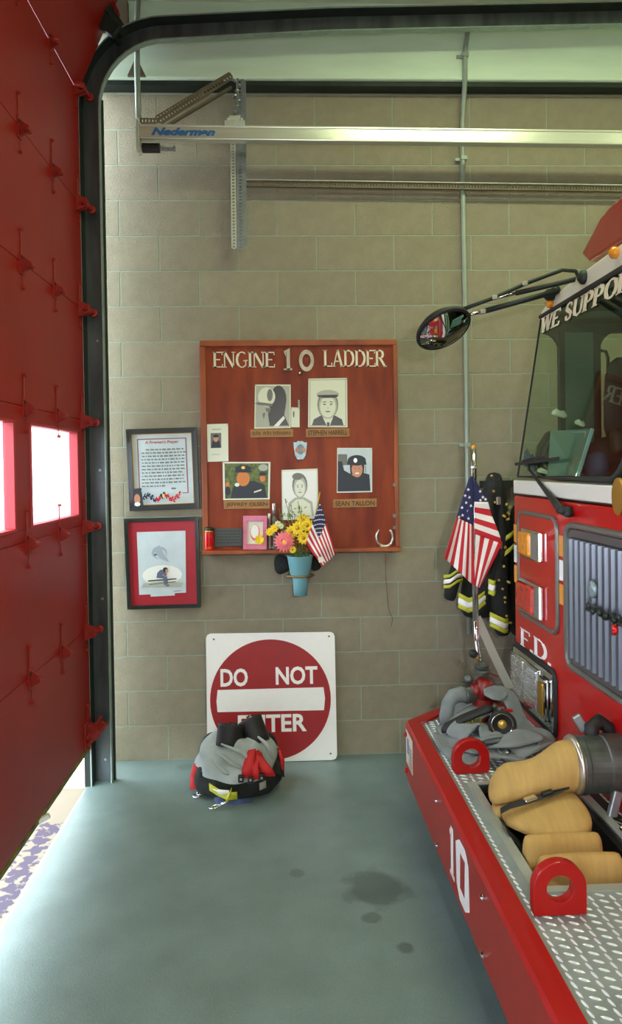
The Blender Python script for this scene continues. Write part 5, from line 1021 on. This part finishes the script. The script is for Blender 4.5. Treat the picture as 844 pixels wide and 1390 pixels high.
# ------------------------------------------------------------------ hoses on the bumper
lh = thing('supply_hose', 'thick tan fabric supply hose folded in the bumper well with a big dark coupling', 'hose', tuple(T(.3, 1.05, .50)))
def TL(name, secs, m, parent, n=18, rip=0, rk=3, sq=1, sub=1, ph=0):
    mb = MB(); mb.loft([(T(b_, a_, z_), EA * ra + EZ * tl, EZ * rz) for b_, a_, z_, ra, rz, tl in secs], n, rip=rip, rk=rk, sq=sq, ph=ph); return mb.build(name, m, parent, smooth=True, sub=sub)
TL('hose_length', [(.140, .925, .542, .02, .012, 0), (.152, .915, .552, .048, .032, -.01), (.185, .912, .580, .062, .050, -.02), (.23, .925, .600, .066, .052, -.02), (.275, .945, .615, .068, .052, 0), (.32, .96, .635, .070, .066, 0), (.365, .97, .664, .078, .086, 0), (.40, .972, .668, .084, .087, 0), (.44, .973, .668, .088, .088, 0)], M['tan'], lh, rip=.045)
mb = MB(); mb.loft([(T(b_, .93, z_), EA * ra, EZ * rz) for b_, z_, ra, rz in ((.15, .50, .02, .01), (.16, .50, .06, .030), (.30, .505, .062, .030), (.45, .51, .05, .025))], 14, sq=.8); mb.build('hose_length', M['tan'], lh, smooth=True, sub=1)
TL('hose_length', [(.155, 1.03, .515, .02, .010, 0), (.172, 1.035, .518, .045, .020, -.004), (.23, 1.065, .525, .085, .026, -.01), (.30, 1.085, .535, .112, .034, -.02), (.37, 1.075, .548, .118, .040, -.02), (.405, 1.06, .552, .105, .038, -.01), (.42, 1.05, .550, .07, .025, 0)], M['tan'], lh, sq=.85)
for a_, b0, b1, zc in ((1.215, .165, .405, .432), (1.315, .176, .425, .420)):
    TL('hose_length', [(b0, a_, zc, .022, .105, 0), (b0 + .004, a_, zc, .034, .121, 0), (b0 + .03, a_, zc, .037, .124, 0), (b0 + .10, a_ - .003, zc, .038, .126, 0), (b1 - .03, a_ + .004, zc + .004, .037, .124, 0), (b1 - .004, a_ + .004, zc + .004, .034, .121, 0), (b1, a_, zc, .022, .105, 0)], M['tan'], lh, sq=.75)
TL('hose_length', [(.18, 1.13, .36, .02, .08, 0), (.2, 1.13, .36, .035, .12, 0), (.42, 1.13, .36, .035, .12, 0), (.44, 1.13, .36, .02, .08, 0)], M['tan'], lh, sq=.75)
cl_ = MB().lathe([(.078, 0), (.092, .004), (.098, .014), (.098, .030), (.094, .034), (.094, .10), (.099, .104), (.099, .175), (.09, .18)], T(.415, .972, .668), EB, 36).build('coupling', M['dull'], lh, smooth=False)
MB().lathe([(.085, -.004), (.096, .0), (.1, .008), (.097, .014), (.088, .012)], T(.411, .972, .668), EB, 36).build('coupling_lip', M['silver'], cl_, smooth=True)
for a_, z0, z1, b_ in ((.90, .755, .81, .47), (1.045, .605, .515, .52)):
    mb = MB(); mb.bar(T(b_ + .02, a_, z0), T(b_ - .01, a_ - .01 if z1 > z0 else a_ + .012, z1), .032, .022, EA); mb.build('coupling_lug', M['galv'], cl_, bevel=.005)
mb = MB(); mb.tube([T(.50, .94, .735), T(.505, .92, .775), T(.54, .90, .79), T(.575, .90, .765), T(.585, .90, .70)], .026, 10); mb.build('swivel_handle', M['rubber'], cl_, smooth=True)
sp_ = MB()
def Z3(u, v, z): return PZ(u, v, z)
sg = [Z3(772, 1067, .62), Z3(750, 1076, .60), Z3(718, 1087, .578), Z3(692, 1094, .568), Z3(679, 1101, .548), Z3(681, 1112, .525), Z3(690, 1130, .50), Z3(706, 1146, .47), Z3(714, 1160, .42)]
ht = thing('hose_strap', 'black webbing strap with a chrome buckle across the tan hose', 'strap', tuple(sg[2]))
mb = MB(); mb.loft([(p, V((.25, 1, .1)).normalized() * .017, EZ * .003) for p in sg], 8, sq=.5); mb.build('webbing', M['rubber'], ht)
mb = MB(); d = (sg[2] - sg[1]).normalized(); mb.bar(sg[2] - d * .026 + EZ * .006, sg[2] + d * .018 + EZ * .006, .026, .010); mb.build('strap_buckle', M['chrome'], ht, bevel=.003)
mb = MB(); mb.bar(sg[1] + EZ * .006, sg[1].lerp(sg[2], .45) + EZ * .006, .022, .010); mb.build('strap_clip', M['black'], ht, bevel=.003)
# grey attack hose, flat folds
gh = thing('attack_hose', 'flattened grey canvas hose heaped on the far end of the bumper', 'hose', tuple(T(.3, .25, .49)))
def strand(pts, wd=.034, th=.013, name='hose_fold'):
    wd *= 1.4
    P = [PZ(u, v, z) for u, v, z in pts]; Q = []
    for i in range(len(P) - 1):
        for k_ in range(4): 
            t_ = k_ / 4; p0, p1, p2, p3 = P[max(0, i - 1)], P[i], P[i + 1], P[min(len(P) - 1, i + 2)]
            Q.append(.5 * ((2 * p1) + (p2 - p0) * t_ + (2 * p0 - 5 * p1 + 4 * p2 - p3) * t_ * t_ + (3 * p1 - p0 - 3 * p2 + p3) * t_ ** 3))
    Q.append(P[-1]); mb = MB(); S = []
    for i, p in enumerate(Q):
        d = (Q[min(i + 1, len(Q) - 1)] - Q[max(i - 1, 0)]).normalized(); u_ = d.cross(EZ); u_ = u_.normalized() if u_.length > .1 else V((0, 1, 0)); v_ = u_.cross(d).normalized(); rl_ = .35 * math.sin(i * .45 + P[0].x * 40); u_, v_ = u_ * math.cos(rl_) + v_ * math.sin(rl_), v_ * math.cos(rl_) - u_ * math.sin(rl_)
        e_ = .55 if i in (0, len(Q) - 1) else 1; S.append((p, u_ * wd * e_, v_ * th * e_))
    mb.loft(S, 12, sq=.42, rip=.05, rk=3); mb.build(name, M['grey_hose'], gh, smooth=True)
for pts, wd in (([(600, 998, .505), (612, 1015, .505), (634, 1030, .505), (660, 1032, .505)], .036), ([(604, 985, .52), (615, 1000, .515), (628, 1015, .515), (655, 1024, .515)], .036), ([(603, 990, .53), (628, 977, .555), (655, 964, .57), (680, 968, .56)], .034),
                ([(617, 1003, .52), (626, 988, .56), (645, 982, .575), (662, 988, .565), (669, 1008, .53)], .036), ([(600, 975, .51), (625, 965, .53), (650, 950, .56), (668, 948, .55)], .034), ([(663, 946, .66), (684, 938, .665), (697, 960, .61), (706, 985, .55), (712, 1004, .52)], .033),
                ([(666, 1016, .53), (686, 1008, .56), (712, 1000, .575), (734, 1000, .57), (742, 1016, .53)], .034), ([(650, 1026, .515), (675, 1026, .53), (697, 1030, .525), (712, 1026, .51)], .034), ([(690, 985, .53), (712, 990, .55), (735, 1002, .54), (752, 1012, .52)], .036), ([(640, 1005, .52), (665, 1000, .54), (690, 1000, .53), (712, 1015, .52)], .038), ([(696, 1022, .53), (718, 1014, .545), (744, 1010, .535), (760, 1020, .515)], .032)):
    strand(pts, wd, .0075)
mb = MB(); el = [PY(636, 944, -.93), PY(626, 942, -.94), PY(615, 945, -.96), PY(608, 955, -.97), PY(606, 970, -.99), PY(606, 984, -1.0)]
mb.tube(el, .034, 14, rr=[.034, .036, .034, .031, .032, .028]); mb.build('hose_elbow', M['grey_hose'], gh, smooth=True)
# red gated valve with couplings
vl = thing('gated_wye', 'red hose valve with dark knobs at the foot of the chrome pole', 'valve', tuple(T(.36, 0.0, .49)))
vy = -.93
c0_ = PY(655, 936, vy); mb = MB(); mb.lathe([(.036, -.055), (.042, -.04), (.048, .0), (.042, .04), (.03, .055)], c0_, (.3, -.1, 1), 18); mb.lathe([(.03, 0), (.038, .03), (.036, .06)], c0_, (-1, -.2, -.1), 16); mb.lathe([(.03, 0), (.036, .05), (.034, .09)], c0_, (.8, -.1, -.35), 16)
mb.lathe([(.05, 0), (.04, -.09), (.045, -.10)], c0_ + V((.0, 0, -.04)), (.1, 0, 1), 14); mb.build('valve_body', M['valve'], vl, smooth=True)
MB().lathe([(.034, 0), (.042, .006), (.042, .05), (.038, .056)], PY(644, 940, vy), (-1, -.25, -.15), 20).build('side_coupling', M['dull'], vl, smooth=False)
MB().lathe([(.026, 0), (.040, .010), (.040, .024), (.030, .030), (.034, .040), (.034, .052), (.018, .060)], PY(654, 916, vy), (-.05, -.1, 1), 20).build('top_cap', M['dull'], vl, smooth=False)
MB().lathe([(.012, 0), (.02, .01), (.018, .03), (.008, .036)], PY(647, 889, vy), (-1, -.1, .35), 12).build('knob', M['rubber'], vl, smooth=True); MB().tube([PY(650, 898, vy), PY(645, 889, vy)], .007, 8).build('knob_stem', M['brass'], vl, smooth=True)
MB().lathe([(.018, 0), (.024, .01), (.02, .03), (.008, .036)], PY(640, 922, vy), (-1, -.1, 0), 12).build('knob', M['dull'], vl, smooth=True)
MB().bar(PY(661, 912, vy - .02), PY(676, 918, vy - .02), .01, .008).build('chrome_lever', M['chrome'], vl)
# nozzle lying on the hose, tip towards the camera
nz = thing('hose_nozzle', 'black fire nozzle with a chrome-rimmed round tip and long flat handle on the grey hose', 'nozzle', tuple(PY(683, 985, -1.18)))
nc = PY(682, 984, -1.22); nd = (V((-.15, -1, .12))).normalized()
MB().lathe([(.030, -.16), (.034, -.13), (.040, -.07), (.052, -.05), (.058, -.02), (.060, .0), (.056, .006), (.050, .004), (.046, -.012)], nc, nd, 28).build('nozzle_body', M['rubber'], nz, smooth=True)
MB().lathe([(.047, -.008), (.050, -.001), (.046, .002), (.041, -.006)], nc, nd, 28, cap=False).build('chrome_rim', M['chrome'], nz, smooth=True)
MB().lathe([(.044, -.016), (.02, -.018)], nc, nd, 24).build('dark_face', M['black'], nz); MB().lathe([(.019, -.016), (.019, -.006), (.012, -.002), (.004, .0)], nc, nd, 18).build('brass_baffle', M['gold'], nz, smooth=True)
MB().lathe([(.036, -.075), (.0415, -.072), (.0415, -.058), (.036, -.056)], nc, nd, 20, cap=False).build('yellow_band', M['amber'], nz)
hA, hB = PY(668, 962, -1.16), PY(600, 988, -1.10)
mb = MB(); mb.loft([(hA.lerp(hB, t_) + EZ * z_, V((0, 1, 0)) * w_, V((.2, 0, 1)) * h_) for t_, z_, w_, h_ in ((0, 0, .02, .012), (.15, .008, .028, .016), (.6, .006, .032, .014), (.93, -.004, .03, .016), (1, -.01, .018, .010))], 12, sq=.6); mb.build('flat_handle', M['rubber'], nz, smooth=True)
mb = MB()
for i in range(9): c = hA.lerp(hB, .28 + i * .075) + V((0, -.034, -.010)); mb.box(c.x - .005, c.x + .005, c.y - .003, c.y + .006, c.z - .012, c.z + .006)
mb.build('grip_ridges', M['olive'], nz)
mb = MB(); mb.tube([nc - nd * .10 + EZ * .03, nc - nd * .10 + EZ * .062 - EB * .02, nc - nd * .06 + EZ * .062 - EB * .03], .011, 8); mb.lathe([(.016, -.02), (.016, .02)], nc - nd * .09 + EZ * .045, EB, 12); mb.build('shutoff_bail', M['dull'], nz, smooth=True)
MB().bar(nc - nd * .05 + EZ * .052 + EB * .01, nc - nd * .05 + EZ * .05 + EB * .05, .02, .008).build('red_tab', M['tred2'], nz)
# ------------------------------------------------------------------ pole, flat stay and large flag
py_ = -.80
pole = thing('corner_pole', 'slim chrome pole with an orange tip standing at the far corner of the bumper', 'pole', tuple(PY(650, 905, py_)))
bt = PY(651, 905, py_)
MB().tube([V((bt.x, py_, .49)), bt, PY(647, 870, py_), PY(645.5, 840, py_)], .0125, 12).build('pole_foot', M['chrome'], pole, smooth=True)
MB().tube([PY(645.5, 842, py_), PY(643.5, 700, py_), PY(642.5, 609, py_)], .0145, 14).build('pole_tube', M['chrome'], pole, smooth=True)
MB().tube([PY(642.5, 609, py_), PY(642.5, 604, py_)], .012, 10, rr=[.013, .007]).build('orange_tip', M['amber'], pole, smooth=True)
mb = MB()
for v in (634, 697, 722, 753, 787): c = PY(643 + (v - 640) * .012, v, py_); mb.lathe([(.0165, -.004), (.0165, .004)], c, (0, 0, 1), 12)
mb.build('pole_collar', M['silver'], pole)
sty = thing('flat_stay', 'flat grey metal stay slanting down from the pole to the truck front', 'brace', tuple(PY(690, 925, py_)))
MB().bar(PY(647, 838, py_ + .005), PY(668, 885, -.80), .040, .006, (0, 1, 0)).bar(PY(668, 885, -.80), PY(692, 935, -.80), .040, .006, (0, 1, 0)).build('stay_bar', M['tancloth'], sty)
fg = thing('american_flag', 'large weathered American flag draped on both sides of the chrome pole', 'flag', tuple(PY(643, 720, py_)))
def patch(name, q, cols_, n=14, wave=.010, ph=0, y_=-.84, nw=4, stars=None):
    """striped cloth: u runs along the stripes; cols_ across; q = pixel corners (u0v0, u1v0, u1v1, u0v1)"""
    P4 = [PY(a_, b_, y_) for a_, b_ in q]
    def P(u, v):
        p = P4[0] * (1 - u) * (1 - v) + P4[1] * u * (1 - v) + P4[2] * u * v + P4[3] * (1 - u) * v
        return p + V((0, -wave * (1.2 + math.sin(v * nw * 1.7 + ph + u) * (.3 + u)), wave * .3 * math.sin(v * 5 + ph) * u))
    mats = [M['flagr'], M['flagw'], M['flagb']]; mb = MB(); K = len(cols_)
    for i, c_ in enumerate(cols_): mb.mi = 'rwb'.index(c_); mb.grid(lambda s, t, i=i: P(s, (i + t) / K), n, 3)
    o_ = mb.build(name, mats, fg, smooth=True, fix=False); bm = bmesh.new(); bm.from_mesh(o_.data); bmesh.ops.remove_doubles(bm, verts=bm.verts, dist=.0003); bm.to_mesh(o_.data); bm.free()
    m_ = o_.modifiers.new('solid', 'SOLIDIFY'); m_.thickness = .002; m_.offset = 0
    for (u, v) in (stars or []):
        c = P(u, v) + V((0, -.0025, 0)); sb = MB(); r_s = .0085
        sb.prism([c + V((math.sin(k2 * math.pi / 5), 0, math.cos(k2 * math.pi / 5))) * (r_s if k2 % 2 == 0 else r_s * .42) for k2 in range(10)], (0, -.001, 0)); sb.build('star', M['flagw'], fg, fix=False)
patch('flag_cloth', [(636, 648), (618.5, 702), (641, 713), (642, 645)], 'b', wave=.006, stars=[(.30, .35), (.45, .15), (.46, .62), (.60, .40), (.62, .82), (.74, .15), (.76, .55), (.90, .32), (.90, .72), (.97, .12)])
patch('flag_cloth', [(618.5, 702), (601, 757), (644, 795), (641, 712.5)], 'rwrwrwrwr', wave=.012, ph=1, nw=6)
patch('flag_cloth', [(643, 648), (661.5, 682), (655, 683), (643, 681)], 'b', wave=.004, stars=[(.45, .2), (.7, .3), (.85, .15), (.62, .75)])
patch('flag_cloth', [(643, 681), (661.5, 682), (681, 739), (643, 724)], 'wrwrwr', wave=.007, ph=2)
patch('flag_cloth', [(645, 725), (642, 792), (651, 799), (681, 738)], 'wrwrwr', wave=.008, ph=3)
# ------------------------------------------------------------------ turnout coats hanging on the wall
def coat(label, secs, y_, ry, nm='turnout_coat'):
    p = PY((secs[0][1] + secs[0][2]) / 2, secs[0][0], y_); t = thing(nm, label, 'coat', tuple(p)); S = []
    for v, u0, u1, k_ in secs: a_, b_ = PY(u0, v, y_), PY(u1, v, y_); S.append(((a_ + b_) / 2, (b_ - a_) / 2, V((0, ry * k_, 0))))
    mb = MB(); mb.loft(S, 30, rip=.05, rk=6); mb.build('coat_body', M['cloth'], t, smooth=True, sub=1); return t
def limb(t, pts, y_, name, m=None, n=16):
    P = [(PY(u, v, y_ + dy), r_ * 4.2 / 1011) for u, v, r_, dy in pts]; mb = MB(); mb.tube([p for p, r_ in P], 0, n, rr=[r_ for p, r_ in P]); return mb.build(name, m or M['cloth'], t, smooth=True, sub=1)
c1 = coat('black turnout coat with lime and silver bands hanging behind the flag and pole', [(641, 664, 677, .4), (648, 660, 681, .8), (662, 656, 683, 1), (690, 648, 688, 1), (730, 640, 692, 1), (770, 632, 692, 1.1), (805, 625, 676, 1.1), (832, 626, 668, 1.0), (838, 630, 664, .6)], -.14, .09)
limb(c1, [(636, 735, 9, .0), (620, 772, 10, -.03), (613, 795, 9, -.04), (610, 812, 9, -.04), (609, 815, 6, -.04)], -.14, 'sleeve')
limb(c1, [(678, 740, 13, -.01), (674, 790, 14, -.04), (679, 830, 14, -.05), (682, 855, 12, -.05), (683, 864, 7, -.05)], -.16, 'sleeve')
limb(c1, [(668, 668, 6, -.04), (663, 720, 7, -.05), (664, 780, 7, -.05)], -.19, 'coat_fold'); limb(c1, [(679, 672, 5, -.04), (682, 720, 6, -.05), (680, 770, 6, -.04)], -.19, 'coat_fold')
def wrap(t, pts, hw, m, name, y_):
    P = [PY(u, v, y_) for u, v in pts]; n = len(P); mb = MB(); mb.loft([(p + V((0, .035 * abs(2 * i / (n - 1) - 1) ** 2, 0)), V((.15, 0, 1)).normalized() * hw, V((0, .004, 0))) for i, p in enumerate(P)], 8, sq=.5); mb.build(name, m, t, smooth=True)
def refl(t, pts, y_, w_=.018):
    sh_ = lambda d: [(u, v + d) for u, v in pts]
    wrap(t, sh_(-7), w_ * .75, M['yell'], 'lime_band', y_); wrap(t, sh_(7), w_ * .75, M['yell'], 'lime_band', y_); wrap(t, pts, w_ * .95, M['hivis'], 'silver_band', y_ - .003)
refl(c1, [(604, 791), (611, 789), (621, 782), (630, 782)], -.265, .013)
refl(c1, [(624, 816), (636, 822), (650, 818), (667, 808)], -.255, .018)
refl(c1, [(665, 797), (670, 799), (675, 799)], -.30, .018)
refl(c1, [(667, 842), (676, 846), (685, 850), (692, 851)], -.29, .016)
mb = MB()
for (u, v) in ((671, 667), (676, 678), (673, 682), (668, 646), (684, 700), (681, 739), (678, 788), (683, 800), (686, 818)):
    p = PY(u, v, -.27); mb.lathe([(.007, 0), (.007, .01), (.003, .012)], p + V((0, .02, 0)), F_, 8)
mb.build('clasp', M['gold'], c1)
for (u, v) in ((677, 680), (679, 740)): p = PY(u, v, -.265); MB().box(p.x - .012, p.x + .012, p.y, p.y + .02, p.z - .022, p.z + .022).build('coat_hook', M['silver'], c1, bevel=.004)
c2 = coat('second black turnout coat with lime bands, half hidden behind the truck corner', [(684, 700, 712, .4), (692, 693, 722, .9), (720, 689, 735, 1), (780, 688, 740, 1), (850, 689, 738, 1.1), (866, 696, 732, .6)], -.13, .11)
wrap(c2, [(684, 735), (692, 727), (702, 722)], .016, M['yell'], 'lime_band', -.27); wrap(c2, [(683, 756), (692, 746), (702, 740)], .016, M['yell'], 'lime_band', -.27)
mb = MB()
for i, (u, v) in enumerate(((688, 686), (690, 696), (694, 690), (686, 700), (689, 706), (687, 742), (685, 770), (690, 790), (686, 812), (689, 836), (692, 846))):
    p = PY(u, v, -.27); mb.lathe([(.006, 0), (.008, .02), (.003, .024)], p + V((0, .02, 0)), V((.4 * math.sin(i * 2), -1, .4 * math.cos(i * 3))), 8)
mb.build('clasp', M['gold'], c2)
pg = thing('coat_rail', 'dark wall peg rail carrying the turnout coats behind the truck corner', 'rail', tuple(PY(690, 650, -.03)))
p, q = PY(652, 655, -.02), PY(760, 657, -.02); MB().box(p.x, q.x, -.04, 0.003, p.z - .03, p.z + .01).build('rail_board', M['dark'], pg)
for u in (671, 706): p = PY(u, 660, -.05); MB().tube([(p.x, -.03, p.z - .02), (p.x, -.10, p.z - .02), (p.x, -.12, p.z + .01)], .006, 6).build('peg', M['galv'], pg)
